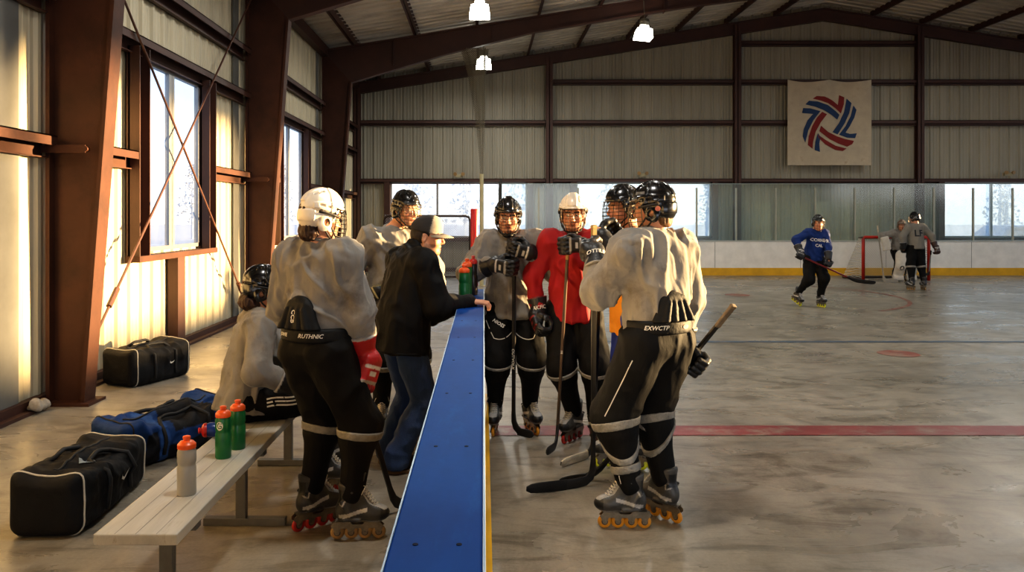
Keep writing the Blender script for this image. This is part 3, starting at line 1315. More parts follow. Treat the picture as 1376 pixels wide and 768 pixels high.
k = 0
TREES = []
for i in range(10):
    TREES.append(((-26 - (i % 3) * 4.2, 14 + i * 2.8, -.08), random.uniform(3.6, 6.6), M_TREE))
for i in range(24):
    TREES.append(((-40 + i * 3.5, 56 + (i % 2) * 4.5, -.08), random.uniform(4.2, 6.6), M_TREE))
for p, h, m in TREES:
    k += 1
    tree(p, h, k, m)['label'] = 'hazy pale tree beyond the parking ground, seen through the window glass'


def car(p, yaw, col, label):
    root = thing('car', label, 'car', p)
    c, s = math.cos(yaw), math.sin(yaw)
    R = A([c, -s, 0], [s, c, 0], [0, 0, 1]) if False else np.array([[c, -s, 0], [s, c, 0], [0, 0, 1.]])
    p = np.array(p)
    prof = [(-2.1, .35), (-2.15, .75), (-1.6, .9), (-1.0, .95), (-.45, 1.42), (.75, 1.45), (1.5, .98), (2.1, .88), (2.15, .4)]
    mb = MB()
    rings = []
    for y, q in ((-.86, .96), (-.8, 1.), (.8, 1.), (.86, .96)):
        rings.append([p + R @ A(x * q, y * (1 if z < 1.1 else .82), .35 + (z - .35) * q) for x, z in prof])
    mb.loft(rings)
    mb.build('car_body', mat('car_paint_' + label.split()[0], col, rough=.3, var=.05, coat=.5), root, recalc=True)
    mb = MB()
    for y in (-.83, .83):
        for poly in ([(-.8, .98), (-.4, 1.36), (.1, 1.38), (.1, .98)], [(.16, .98), (.16, 1.38), (.7, 1.38), (1.2, .98)]):
            mb._add([p + R @ A(x, y * (1.03 if z < 1.1 else .86), z) for x, z in poly], [(0, 1, 2, 3)])
    mb.build('side_glass', mat('dark_car_glass', srgb(60, 70, 80), rough=.1, var=.05), root)
    for x in (-1.35, 1.35):
        for y in (-.84, .84):
            mb = MB()
            mb.cyl(p + R @ A(x, y - .09, .32), p + R @ A(x, y + .09, .32), .32, n=20)
            mb.build('wheel', mat('tyre_rubber', srgb(30, 30, 32), rough=.8, var=.1), root)


car((19.8, 29.5, -.08), .1, srgb(120, 136, 156), 'silver car parked outside the far right window, nearer the column')
car((24.6, 29.8, -.08), 0, srgb(104, 126, 156), 'blue-grey car parked outside the far right window, at the frame edge')
# ================================================================== figures
def rmat(yaw, pitch=0., roll=0.):
    """columns right, forward, up; yaw 90 = facing away from the camera, pitch leans forward, roll leans right"""
    y, p, r = math.radians(yaw), math.radians(pitch), math.radians(roll)
    F, R, U = A(math.cos(y), math.sin(y), 0), A(math.sin(y), -math.cos(y), 0), A(0, 0, 1)
    U, F = U * math.cos(p) + F * math.sin(p), F * math.cos(p) - U * math.sin(p)
    U, R = U * math.cos(r) + R * math.sin(r), R * math.cos(r) - U * math.sin(r)
    return np.stack([R, F, U], 1)


def ik(a, b, l1, l2, pole):
    d = b - a
    L = min(np.linalg.norm(d), (l1 + l2) * .996)
    x = nrm(d)
    c = max(-1, min(1, (l1 * l1 + L * L - l2 * l2) / (2 * l1 * L)))
    p = np.asarray(pole, float)
    p = nrm(p - x * np.dot(p, x))
    return a + x * l1 * c + p * l1 * math.sqrt(1 - c * c), a + x * L


class Rig:
    def __init__(g, hip, yaw, s=1., lean=0., roll=0., sh_yaw=None, hyaw=None, hpitch=0., hroll=0., hoff=(0, 0, 0),
                 R=None, L=None, fR=None, fL=None, skates=True):
        g.s, g.hip = s, np.asarray(hip, float)
        g.B = rmat(yaw, lean * .4, roll * .5)
        sy = yaw if sh_yaw is None else sh_yaw
        g.C = rmat(sy, lean, roll)
        g.H = rmat(sy if hyaw is None else hyaw, hpitch, hroll)
        g.belly = g.hip + g.B[:, 2] * .20 * s
        g.neck = g.belly + g.C[:, 2] * .36 * s
        g.head = g.neck + (g.C[:, 2] * .55 + A(0, 0, .45)) * .165 * s + g.C[:, 1] * .015 + np.array(hoff)
        g.skates = skates
        ah = .185 if skates else .09
        for n, sg, f in (('R', 1, fR), ('L', -1, fL)):
            hj = g.hip + g.B[:, 0] * sg * .095 * s - g.B[:, 2] * .01
            pos, fy, fp, fz = f[0], f[1], (f[2] if len(f) > 2 else 0), (f[3] if len(f) > 3 else 0)
            M = rmat(fy, fp)
            base = A(pos[0], pos[1], fz)
            ank = base + M @ A(0, -.03, ah)
            pole = (f[4] if len(f) > 4 else M[:, 1] * .7 + g.B[:, 1] * .5 + A(0, 0, .01))
            kn, an = ik(hj, ank, .445 * s, .435 * s, pole)
            if np.linalg.norm(an - ank) > .03:
                print('LEG SHORT', n, round(float(np.linalg.norm(an - ank)), 3), hip)
            setattr(g, 'leg' + n, (hj, kn, ank))
            setattr(g, 'foot' + n, (base, M))
        for n, sg, h in (('R', 1, R), ('L', -1, L)):
            sh = g.neck - g.C[:, 2] * .06 * s + g.C[:, 0] * sg * .185 * s
            grip, axis = np.asarray(h['at'], float), nrm(h['axis'])
            off = .11 if not h.get('bare') else .085
            fd = nrm(grip - sh)
            for _ in range(6):
                z = axis
                x = nrm(fd - z * np.dot(fd, z) * h.get('ortho', 1))
                W = grip - x * off
                el, w = ik(sh, W, .30 * s, .27 * s, h['pole'])
                fd = nrm(w - el)
            if np.linalg.norm(w - W) > .03:
                print('ARM SHORT', n, round(float(np.linalg.norm(w - W)), 3), hip)
                grip = grip + (w - W)
            x = nrm(fd - axis * np.dot(fd, axis))
            Hm = np.stack([x, np.cross(axis, x), axis], 1)
            setattr(g, 'arm' + n, (sh, el, w))
            setattr(g, 'hand' + n, (grip, Hm, sg, fd))


# ------------------------------------------------------------------ materials
M_SKIN = mat('skin', (1, 1, 1), rough=.5, var=.08, scale=30, vcol=True, spec=.4)
M_HAIR = mat('brown_hair', srgb(62, 38, 24), rough=.6, var=.5, scale=40, stretch=(1, 1, .3), bump=.5, bscale=90)
M_GREYJ = mat('worn_grey_jersey', srgb(136, 132, 126), rough=.9, spec=.2, var=.16, scale=5, col2=srgb(104, 96, 86), blotch=(4.5, .55, .75), bump=.5, bscale=30, bstretch=(1, 1, .5), sheen=.1, wrinkle=.8)
M_REDJ = mat('red_jersey', srgb(152, 12, 18), rough=.8, var=.15, scale=5, bump=.35, bscale=26, bstretch=(1, 1, .45), wrinkle=.8)
M_ORJ = mat('orange_yellow_jersey', srgb(214, 140, 20), rough=.75, var=.15, scale=5, bump=.35, bscale=26, bstretch=(1, 1, .45), wrinkle=.8)
M_BLUEJ = mat('royal_blue_jersey', srgb(2, 42, 104), rough=.85, var=.15, scale=5, bump=.3, bscale=26, bstretch=(1, 1, .45), wrinkle=.8)
M_BLACKP = mat('black_hockey_pants', srgb(12, 11, 11), rough=.75, var=.3, scale=6, spec=.25, bump=.5, bscale=24, bstretch=(1, 1, .5), col2=srgb(22, 20, 18), blotch=(6, .55, .8), wrinkle=.5, wscale=9)
M_BLUEP = mat('blue_hockey_pants', srgb(18, 46, 140), rough=.62, var=.2, scale=6, bump=.4, bscale=24, wrinkle=.5, wscale=9)
M_JACKET = mat('black_soft_shell_jacket', srgb(11, 10, 11), rough=.7, var=.2, scale=6, spec=.25, bump=.25, bscale=30, bstretch=(1, 1, .5), wrinkle=.5, wscale=9)
M_JEANS = mat('blue_denim', srgb(48, 72, 116), rough=.85, var=.35, scale=7, stretch=(1, 1, .4), bump=.35, bscale=160, col2=srgb(74, 98, 140), blotch=(5, .55, .8), wrinkle=.5, wscale=9)
M_TAPE = mat('silver_sock_tape', srgb(138, 134, 126), rough=.4, var=.35, scale=22, bump=.5, bscale=60)
M_PIPING = mat('white_piping', srgb(206, 200, 188), rough=.6, var=.1)
M_LETTER = mat('white_lettering', srgb(226, 222, 212), rough=.5, var=.12, scale=20)
M_DKLETTER = mat('dark_lettering', srgb(26, 28, 36), rough=.7, var=.1)
M_PAD = mat('black_nylon_padding', srgb(15, 14, 13), rough=.65, var=.25, scale=9, spec=.3, bump=.35, bscale=40)
M_GLB = mat('black_glove_leather', (1, 1, 1), rough=.42, var=.25, scale=18, vcol=True, bump=.3, bscale=70)
M_HELB = mat('black_helmet_plastic', srgb(20, 20, 21), rough=.22, var=.3, scale=14, spec=.6, coat=.3)
M_HELW = mat('white_helmet_plastic', srgb(226, 214, 196), rough=.28, var=.12, scale=9, spec=.5, col2=srgb(170, 152, 128), blotch=(8, .62, .78))
M_VENT = mat('dark_helmet_vent', srgb(12, 12, 12), rough=.6, var=.1)
M_CAGE = mat('cage_steel', srgb(112, 100, 84), rough=.3, metal=.85, var=.2, scale=30)
M_CAGEB = mat('dark_cage_steel', srgb(46, 40, 34), rough=.35, metal=.6, var=.2, scale=30)
M_STRAP = mat('black_strap', srgb(24, 22, 22), rough=.6, var=.15)
M_BOOT = mat('skate_boot', (1, 1, 1), rough=.4, var=.3, scale=26, vcol=True, bump=.15, bscale=60)
M_CHAS = mat('skate_chassis_alloy', srgb(132, 122, 106), rough=.38, metal=.7, var=.35, scale=24)
M_LACE = mat('skate_laces', srgb(196, 188, 172), rough=.8, var=.15)
WHEELS = {'amber': mat('amber_wheel', srgb(206, 140, 34), rough=.35, var=.2, scale=12), 'red': mat('red_wheel', srgb(176, 40, 30), rough=.35, var=.2, scale=12),
          'yellow': mat('yellow_green_wheel', srgb(214, 220, 50), rough=.35, var=.15, scale=12), 'tan': mat('tan_wheel', srgb(160, 126, 80), rough=.35, var=.2, scale=12)}
M_HUB = mat('wheel_hub', srgb(70, 62, 54), rough=.5, var=.2)


# ------------------------------------------------------------------ shared little meshes (helmet, cage, skate, wheel)
def keep(o):
    me = o.data
    bpy.data.objects.remove(o)
    return me


def proto_soft(name, S, h, m, smooth=1, colors=None):
    v, q = S.mesh(h, smooth=smooth)
    return keep(mesh_obj(name, v, q, m, None, True, colors(v, vnormals(v, q)) if colors else None))


def inst(name, me, parent, M, loc, m=None):
    """object using a shared mesh, oriented by the 3x3 M at world point loc (parent has no rotation)"""
    o = bpy.data.objects.new(name, me)
    link(o, parent)
    o.rotation_mode = 'QUATERNION'
    o.rotation_quaternion = Matrix([list(map(float, r)) for r in M]).to_quaternion()
    o.location = np.asarray(loc, float) - np.array(parent.location)
    if m is not None:
        o.material_slots[0].link = 'OBJECT'
        o.material_slots[0].material = m
    return o


def sub(name, me, parent, loc=(0, 0, 0), m=None):
    o = bpy.data.objects.new(name, me)
    link(o, parent)
    o.location = loc
    if m is not None:
        o.material_slots[0].link = 'OBJECT'
        o.material_slots[0].material = m
    return o


def helmet_sdf():
    S = SDF()
    S.ell((0, -.004, .036), (.098, .119, .119), k=.0)
    S.ell((0, -.062, -.014), (.082, .055, .056), k=.025)
    for s in (-1, 1):
        S.ell((s * .088, -.016, -.036), (.017, .040, .042), k=.012)

    def panels(P, F):
        r, f, u = np.abs(P[..., 0]), P[..., 1], P[..., 2]
        st = lambda x, w=.0022: np.clip(x / w * .5 + .5, 0, 1)
        box = lambda a, lo, hi: st(a - lo) * st(hi - a)
        h = .0065 * st(.030 - r + .05 * (f + .02)) * st(u - .075)                       # raised centre spine
        h = h + .0060 * st(r - .050 - .1 * np.abs(f)) * box(u, .030 - .10 * f, .082 - .12 * np.abs(f)) * box(f, -.085, .072)   # side pods
        h = h + .0035 * st(f - .004) * st(u - .02)                                      # front shell laps the rear one
        h = h - .0045 * box(f, -.001, .005) * st(u + .0)
        h = h + .005 * box(u, .050, .066) * st(f - .06)                                 # brow lip
        h = h + .004 * st(-.075 - f) * box(u, -.03, .03)                                # nape panel
        h = h - .004 * st(-.06 - f) * box(u, .034, .041)
        for f0 in (.066, .034, -.034, -.062):
            h = h - .011 * box(f, f0 - .012, f0 + .012) * box(r - .25 * (f - f0), .041, .051) * st(u - .06)
        for f0 in (.036, -.004, -.044):
            h = h - .010 * box(f, f0 - .013, f0 + .013) * box(u + .1 * f, .050, .060) * st(r - .055)
        return F - h
    S.func(panels)
    S.ell((0, .0, .004), (.083, .106, .114), k=.003, op='s')
    S.func(lambda P, F: np.maximum(F, (np.interp(P[..., 1], [-.13, -.06, -.02, .02, .046, .056, .13], [-.052, -.068, -.075, -.058, .02, .046, .054]) - P[..., 2]) * .8))
    for s in (-1, 1):
        S.ell((s * .098, -.010, -.026), (.03, .018, .020), k=.003, op='s')
    return S


ME_HELM = proto_soft('helmet_shell', helmet_sdf(), .0029, M_HELB, smooth=1)
ME_HELM_LO = proto_soft('helmet_shell', helmet_sdf(), .008, M_HELB)


def cage_pt(th, u):
    us = [-.140, -.12, -.085, -.04, .01, .05]
    ff = [.106, .128, .146, .150, .142, .128]
    ww = [.048, .066, .084, .094, .099, .101]
    rf, w = np.interp(u, us, ff), np.interp(u, us, ww)
    t = math.radians(th)
    return A(w * math.sin(t), .02 + (rf - .02) * math.cos(t) ** .8 if math.cos(t) > 0 else .02, u)


def cage_mesh(r, dense=True):
    mb = MB()
    ths = np.linspace(-84, 84, 15)
    for u in (.05, .026, .004, -.018, -.042, -.066, -.09, -.115, -.140) if dense else (.05, .01, -.04, -.09, -.14):
        e = u in (.05, -.14)
        mb.tube([cage_pt(t, u) for t in ths], r * (1.7 if e else 1), n=5)
    for t in (-84, -66, -48, -32, -16, 0, 16, 32, 48, 66, 84) if dense else (-84, -45, -15, 15, 45, 84):
        e = abs(t) > 80
        mb.tube([cage_pt(t, u) for u in np.linspace(.05, -.140, 8)], r * (1.7 if e else 1), n=5)
    return keep(mb.build('face_cage', M_CAGE, smooth=True))


ME_CAGE = cage_mesh(.0019)
ME_CAGE_LO = cage_mesh(.003, False)
mb = MB()
for s in (-1, 1):
    mb.tube([(s * .094, -.01, .0), (s * .09, .03, -.06), (s * .06, .085, -.115), (s * .03, .105, -.128)], .005, n=6)
    mb.tube([(s * .094, -.03, -.04), (s * .088, .0, -.08), (s * .06, .05, -.12)], .005, n=6)
    mb.tube([(s * .101, .055, .012), (s * .107, .02, .016), (s * .107, -.03, .022), (s * .098, -.062, .024)], .0065, n=6)
ME_STRAP = keep(mb.build('chin_strap', M_STRAP, smooth=True))
S = SDF()
S.ell((0, .098, -.128), (.042, .026, .022), k=.01)
S.ell((0, .092, -.118), (.03, .02, .02), k=.01, op='s')
ME_CUP = proto_soft('chin_cup', S, .005, M_STRAP)
mb = MB()
for s in (-1, 1):
    for f, u in ((.07, .045), (-.05, .03), (.035, .03)):
        p = A(s * (.100 if f < .05 else .084), f, u)
        mb.lathe([(.009, 0), (.009, .004), (.006, .007)], p, rot_to(A(s, .3 if f > 0 else -.3, .1)), n=10)
ME_BOLT = keep(mb.build('helmet_bolt', M_CAGE))


def boot_sdf():
    S = SDF()
    S.ell((0, .108, .136), (.047, .066, .044), k=0)
    S.cap((0, -.01, .142), (0, .09, .134), .044, .043, k=.03)
    S.ell((0, -.06, .152), (.043, .052, .062), k=.03)
    S.cap((0, -.035, .17), (0, -.046, .29), .047, .052, k=.03)
    S.cap((0, .07, .150), (0, -.005, .25), .036, .042, k=.03)
    S.cut((0, 0, .094), (0, 0, -1), k=.008)
    S.cut((0, -.045, .293), (0, .35, 1), k=.008)
    S.box((0, .028, .300), (.036, .009, .062), rmat(90, 16), rad=.008, k=.012)
    S.cap((-.05, -.02, .262), (.05, -.02, .262), .012, k=.01)
    for s in (-1, 1):
        S.cap((s * .046, -.06, .118), (s * .044, .02, .112), .012, .008, k=.012)
        S.cap((s * .048, -.075, .205), (s * .046, -.03, .135), .010, .010, k=.01)
    return S


def boot_colors(kind):
    dark, mid, lite = {'graphite': ((.01, .01, .01), (.055, .052, .048), (.36, .34, .31)), 'black': ((.012, .012, .013), (.03, .03, .03), (.42, .41, .4)),
                       'silver': ((.01, .01, .01), (.045, .043, .04), (.46, .44, .41))}[kind]

    def f(v, n):
        c = np.tile(mid, (len(v), 1))
        x, y, z = np.abs(v[:, 0]), v[:, 1], v[:, 2]
        c[y > .128] = dark
        c[z < .108] = np.array(lite) * .55
        w = (x > .03) & (y > -.09) & (y < .06) & (np.abs((z - .13) - (y + .09) * .25) < .010)
        c[w] = lite
        w = (np.abs((z - .20) - (np.abs(y + .075) - .01) * 1.6) < .008) & (z > .19) & (y < -.03)
        c[w] = lite
        c[(y < -.075) & (z > .2)] = dark
        c[(z > .27)] = np.array(mid) * 1.4
        front = (x < .030) & (n[:, 1] + n[:, 2] > .8) & (y > .0) & (z > .16)
        c[front] = np.array(lite) * .8
        return c
    return f


ME_BOOT = {k: proto_soft('skate', boot_sdf(), .004, M_BOOT, colors=boot_colors(k)) for k in ('graphite', 'black', 'silver')}
ME_BOOT_LO = {k: proto_soft('skate', boot_sdf(), .010, M_BOOT, colors=boot_colors(k)) for k in ('black',)}
mb = MB()
prof = [(-.132, .070)]
for y in (-.1, -.028, .044, .116):
    prof += [(y - .020, .062), (y - .010, .030), (y + .010, .030), (y + .020, .062)]
prof += [(.145, .068), (.118, .095), (.05, .095), (.03, .082), (-.02, .082), (-.035, .097), (-.11, .1), (-.132, .085)]
for s in (-1, 1):
    a, b = s * .0155, s * .0195
    n = len(prof)
    mb._add([(a, y, z) for y, z in prof] + [(b, y, z) for y, z in prof],
            [tuple(range(n)), tuple(range(2 * n - 1, n - 1, -1))] + [(i, (i + 1) % n, n + (i + 1) % n, n + i) for i in range(n)])
    for y in (-.1, -.028, .044, .116):
        mb.cyl((s * .019, y, .038), (s * .024, y, .038), .009, n=8)
mb.box((-.03, .04, .09), (.03, .125, .098))
mb.box((-.03, -.11, .092), (.03, -.03, .1))
ME_CHAS = keep(mb.build('chassis', M_CHAS, recalc=True))
mb = MB()
Rx = rot_to(A(1, 0, 0))
mb.lathe([(.018, -.0115), (.030, -.0115), (.036, -.006), (.038, 0), (.036, .006), (.030, .0115), (.018, .0115)], (0, 0, 0), Rx, n=18)
mb.lathe([(.017, -.0125), (.018, -.0125), (.018, .0125), (.017, .0125)], (0, 0, 0), Rx, n=12, mi=1)
ME_WHEEL = keep(mb.build('wheel', [WHEELS['amber'], M_HUB], smooth=True))
mb = MB()
for i in range(8):
    t = i / 7
    c = A(0, .108 - .075 * t, .183 + .092 * t)
    for s in (-1, 1):
        mb.tube([c + A(-s * .026, -.006, -.008), c + A(0, .004, .008), c + A(s * .026, -.006 - .008, .004)], .0028, n=5)
mb.tube([A(-.015, .03, .285), A(-.05, .045, .30), A(-.06, .035, .26)], .0025, n=5)
mb.tube([A(.015, .03, .285), A(.045, .05, .29), A(.058, .03, .25)], .0025, n=5)
ME_LACE = keep(mb.build('laces', M_LACE, smooth=True))


def skate(parent, base, M, kind, wheel, lo=False):
    o = inst('skate', (ME_BOOT_LO if lo and kind in ME_BOOT_LO else ME_BOOT)[kind], parent, M, base)
    sub('chassis', ME_CHAS, o)
    for y in (-.1, -.028, .044, .116):
        sub('wheel', ME_WHEEL, o, (0, y, .038), WHEELS[wheel])
    if not lo:
        sub('laces', ME_LACE, o)
    return o


# ------------------------------------------------------------------ decals pressed onto a surface
def text_poly(txt, size, bold=True, shear=0., squash=1.):
    cu = bpy.data.curves.new('t', 'FONT')
    cu.body = txt
    cu.size = size
    cu.align_x, cu.align_y = 'CENTER', 'CENTER'
    cu.shear = shear
    if bold:
        cu.offset = size * .02
    cu.resolution_u = 2
    o = bpy.data.objects.new('t', cu)
    me = bpy.data.meshes.new_from_object(o)
    bm = bmesh.new()
    bm.from_mesh(me)
    bmesh.ops.remove_doubles(bm, verts=bm.verts[:], dist=1e-5)
    bmesh.ops.triangulate(bm, faces=bm.faces[:])
    bm.verts.index_update()
    v = [(q.co.x * squash, q.co.y) for q in bm.verts]
    f = [[q.index for q in g.verts] for g in bm.faces]
    bm.free()
    bpy.data.objects.remove(o)
    return v, f


def bvh_of(o):
    M = o.matrix_world if o.parent is None else None
    off = Vector((0, 0, 0))
    q = o
    me = o.data
    R = o.rotation_quaternion.to_matrix() if o.rotation_mode == 'QUATERNION' else Matrix.Identity(3)
    p = o
    while p is not None:
        off += Vector(p.location)
        p = p.parent
    return BVHTree.FromPolygons([R @ v.co + off for v in me.vertices], [list(p.vertices) for p in me.polygons])


def decal(name, vf, at, u, v, target, m, parent, off=.0025, dens=0, label=None):
    """flat artwork (vf = 2-D verts, faces) thrown onto the target's surface at world point at, along -(u x v)"""
    u, v = nrm(u), nrm(v)
    n = np.cross(u, v)
    vs, fs = vf
    if dens:
        bm = bmesh.new()
        vv = [bm.verts.new((a, b, 0)) for a, b in vs]
        for f in fs:
            bm.faces.new([vv[i] for i in f])
        bmesh.ops.triangulate(bm, faces=bm.faces[:])
        for _ in range(5):
            es = [e for e in bm.edges if e.calc_length() > dens]
            if not es:
                break
            bmesh.ops.subdivide_edges(bm, edges=es, cuts=1)
            bmesh.ops.triangulate(bm, faces=[f for f in bm.faces if len(f.verts) > 3])
        bm.verts.index_update()
        vs = [(q.co.x, q.co.y) for q in bm.verts]
        fs = [[q.index for q in f.verts] for f in bm.faces]
        bm.free()
    t = target if isinstance(target, BVHTree) else bvh_of(target)
    out = []
    last = None
    for a, b in vs:
        p = np.asarray(at) + u * a + v * b
        hit = t.ray_cast(Vector(p + n * .14), Vector(-n), .4)
        if hit[0] is None:
            q = p if last is None else p + n * np.dot(last - p, n)
        else:
            q = np.array(hit[0]) + n * off
            last = q
        out.append(q)
    o = mesh_obj(name, out, fs, m, parent)
    if label:
        o['label'] = label
    return o


def strip(pts, w):
    """2-D polyline as a ribbon (verts, faces)"""
    vs, fs = [], []
    for i, p in enumerate(pts):
        a, b = np.array(pts[max(i - 1, 0)]), np.array(pts[min(i + 1, len(pts) - 1)])
        d = nrm(np.append(b - a, 0))[:2]
        n = A(-d[1], d[0]) * w
        vs += [tuple(np.array(p) + n), tuple(np.array(p) - n)]
        if i:
            fs.append((2 * i - 2, 2 * i - 1, 2 * i + 1, 2 * i))
    return vs, fs


def disc2(r, n=16, sx=1.):
    return [(r * sx * math.cos(2 * math.pi * k / n), r * math.sin(2 * math.pi * k / n)) for k in range(n)], [tuple(range(n))]


def rect2(w, h):
    return [(-w, -h), (w, -h), (w, h), (-w, h)], [(0, 1, 2, 3)]


# ------------------------------------------------------------------ head and body
SKIN0 = np.array(srgb(206, 150, 118))


def head_ops(S, g, mouth=0.):
    H, c = g.H, g.head
    w = lambda r, f, u: c + H @ A(r, f, u)
    E = lambda r, f, u, rr, k=.02, op='u': S.ell(w(r, f, u), rr, H, k, op)
    E(0, -.012, .03, (.077, .096, .09), 0)
    E(0, .03, -.03, (.063, .068, .085), .03)
    E(0, .046, -.086, (.044, .046, .034), .03)
    E(0, .078, -.102, (.02, .016, .016), .02)
    S.cap(w(-.045, .080, .022), w(.045, .080, .022), .013, k=.02)
    for s in (-1, 1):
        E(s * .032, .098, .002, (.019, .016, .013), .014, 's')
        E(s * .032, .0765, .001, (.0135, .0125, .0125), .003)
        S.cap(w(s * .018, .089, .009), w(s * .046, .081, .008), .0045, k=.005)   # upper lid
        S.cap(w(s * .018, .087, -.009), w(s * .045, .08, -.007), .0035, k=.005)  # lower lid
        E(s * .043, .062, -.035, (.024, .02, .022), .025)
        E(s * .011, .098, -.036, (.009, .012, .008), .008)
        E(s * .079, -.012, -.008, (.010, .019, .031), .008)
        E(s * .088, -.004, -.006, (.008, .009, .018), .006, 's')
        S.cap(w(s * .058, .0, -.06), w(s * .03, .06, -.098), .02, k=.02)
    S.cap(w(0, .09, .012), w(0, .112, -.028), .009, .0115, k=.012)
    E(0, .090, -.0615, (.024, .011, .0065), .008)
    E(0, .0885, -.0745, (.021, .0115, .008), .008)
    E(0, .102, -.068, (.022, .009, .0022 + mouth), .004, 's')
    S.cap(w(0, -.022, -.05), g.neck - g.C[:, 2] * .02, .054, .062, k=.03)


def skin_colors(g, stubble=0., hair=None, brow=(.05, .03, .02), tone=SKIN0):
    def f(v, n):
        q = (v - g.head) @ g.H
        r, fw, u = np.abs(q[:, 0]), q[:, 1], q[:, 2]
        c = np.tile(np.array(tone), (len(v), 1))
        face = fw > .03
        c = c * (1 + .10 * noise3(q * 40, 3)[:, None])
        cheek = np.exp(-((r - .045) ** 2 + (u + .035) ** 2) / .0007) * (fw > .02)
        c = c * (1 - cheek[:, None] * A(0, .18, .2))
        nose = np.exp(-(r ** 2 + (u + .03) ** 2) / .0004) * (fw > .09)
        c = c * (1 - nose[:, None] * A(0, .14, .14))
        if stubble:
            w = ((fw > -.005) & (u < -.045) & (u > -.14)) & ~((r < .02) & (np.abs(u + .067) < .009))
            w = w | ((fw > .08) & (r < .03) & (u < -.043) & (u > -.06))
            k = stubble * (.7 + .3 * noise3(q * 220, 8))
            c = np.where(w[:, None], c * (1 - k[:, None]) + k[:, None] * A(.06, .04, .03), c)
        lips = (fw > .084) & (r < .024) & (np.abs(u + .068) < .0125)
        c[lips] = np.array(tone) * A(.80, .52, .50)
        c[(fw > .08) & (r < .02) & (np.abs(u + .068) < .0022)] = (.04, .015, .012)  # dark line between the lips: the groove's shade put into the colour
        dx, du = r - .032, u - .001
        eye = (fw > .074) & (dx ** 2 / .013 ** 2 + du ** 2 / .0065 ** 2 < 1)
        c[eye] = (.62, .58, .54)
        iris = eye & (dx ** 2 + du ** 2 < .0052 ** 2)
        c[iris] = (.05, .03, .02)
        br = (fw > .06) & (r > .012) & (r < .055) & (np.abs(u - (.026 - .25 * np.abs(r - .032) ** 1.4)) < .0055)
        c[br] = brow
        if hair is not None:
            w = (fw < .02) & (u > -.045) & (q[:, 1] < .055)
            c[w & (fw < -.02)] = hair
        return c
    return f


def body(g, root, lo=False, stubble=0., hands=False, tone=SKIN0, hair=None, mouth=0.):
    S = SDF()
    s = g.s
    C, B = g.C, g.B
    head_ops(S, g, mouth)
    S.ell(g.belly + C[:, 2] * .17 * s, A(.15, .095, .17) * s, C, .04)
    S.ell(g.hip + B[:, 2] * .08 * s, A(.14, .09, .17) * s, B, .06)
    S.cap(g.armR[0], g.armL[0], .052 * s, k=.05)
    S.cap(g.neck, (g.armR[0] + g.neck) / 2, .05 * s, .045 * s, k=.04)
    S.cap(g.neck, (g.armL[0] + g.neck) / 2, .05 * s, .045 * s, k=.04)
    for n in 'RL':
        a = getattr(g, 'arm' + n)
        S.cap(a[0], a[1], .05 * s, .038 * s, k=.03)
        S.cap(a[1], a[2], .038 * s, .026 * s, k=.02)
        l = getattr(g, 'leg' + n)
        S.cap(l[0], l[1], .078 * s, .052 * s, k=.03)
        S.cap(l[1], l[2], .050 * s, .034 * s, k=.02)
        base, M = getattr(g, 'foot' + n)
        z = .13 if g.skates else .05
        S.cap(base + M @ A(0, -.05, z), base + M @ A(0, .1, z - .015), .032, .026, k=.03)
        h = getattr(g, 'hand' + n)
        if not hands:
            S.cap(a[2], a[2] + h[3] * .06, .028, .024, k=.02)
    fine = [(g.head - .155, g.head + .155, .0048 if not lo else .009)]
    if hands:
        for n in hands:
            grip, Hm, sg, fd = getattr(g, 'hand' + n)
            bare_hand(S, grip, Hm, sg, getattr(g, 'arm' + n)[2])
            fine.append((grip - .1, grip + .09, .004))
        for n in 'RL':
            if n not in hands:
                a, h = getattr(g, 'arm' + n), getattr(g, 'hand' + n)
                S.cap(a[2], a[2] + h[3] * .06, .028, .024, k=.02)
    return soft('body', S, .022, M_SKIN, root, colors=skin_colors(g, stubble, hair, tone=tone), fine=fine)


def bare_hand(S, grip, Hm, b, W):
    """hand laid over an edge: palm, four bent fingers of unequal length, thumb; b=+1 right (back of hand at -y)"""
    b = -b
    p = lambda x, y, z: grip + Hm @ A(x, y * b, z)
    S.cap(W, p(-.05, .012, 0), .025, .022, k=.02)
    S.box(p(-.025, .012, 0), (.042, .013, .038), Hm, rad=.012, k=.015)
    for z, l in ((-.030, .82), (-.010, .96), (.010, 1.), (.030, .92)):
        S.path([p(.012, .013, z), p(.012 + .036 * l, .008, z * 1.12), p(.012 + .052 * l, -.012, z * 1.15), p(.012 + .05 * l, -.034 * l, z * 1.15)], [.0105, .0095, .0085, .0075], k=.005)
    S.path([p(-.05, .004, .03), p(-.018, -.006, .056), p(.012, -.016, .062)], [.014, .0115, .009], k=.008)


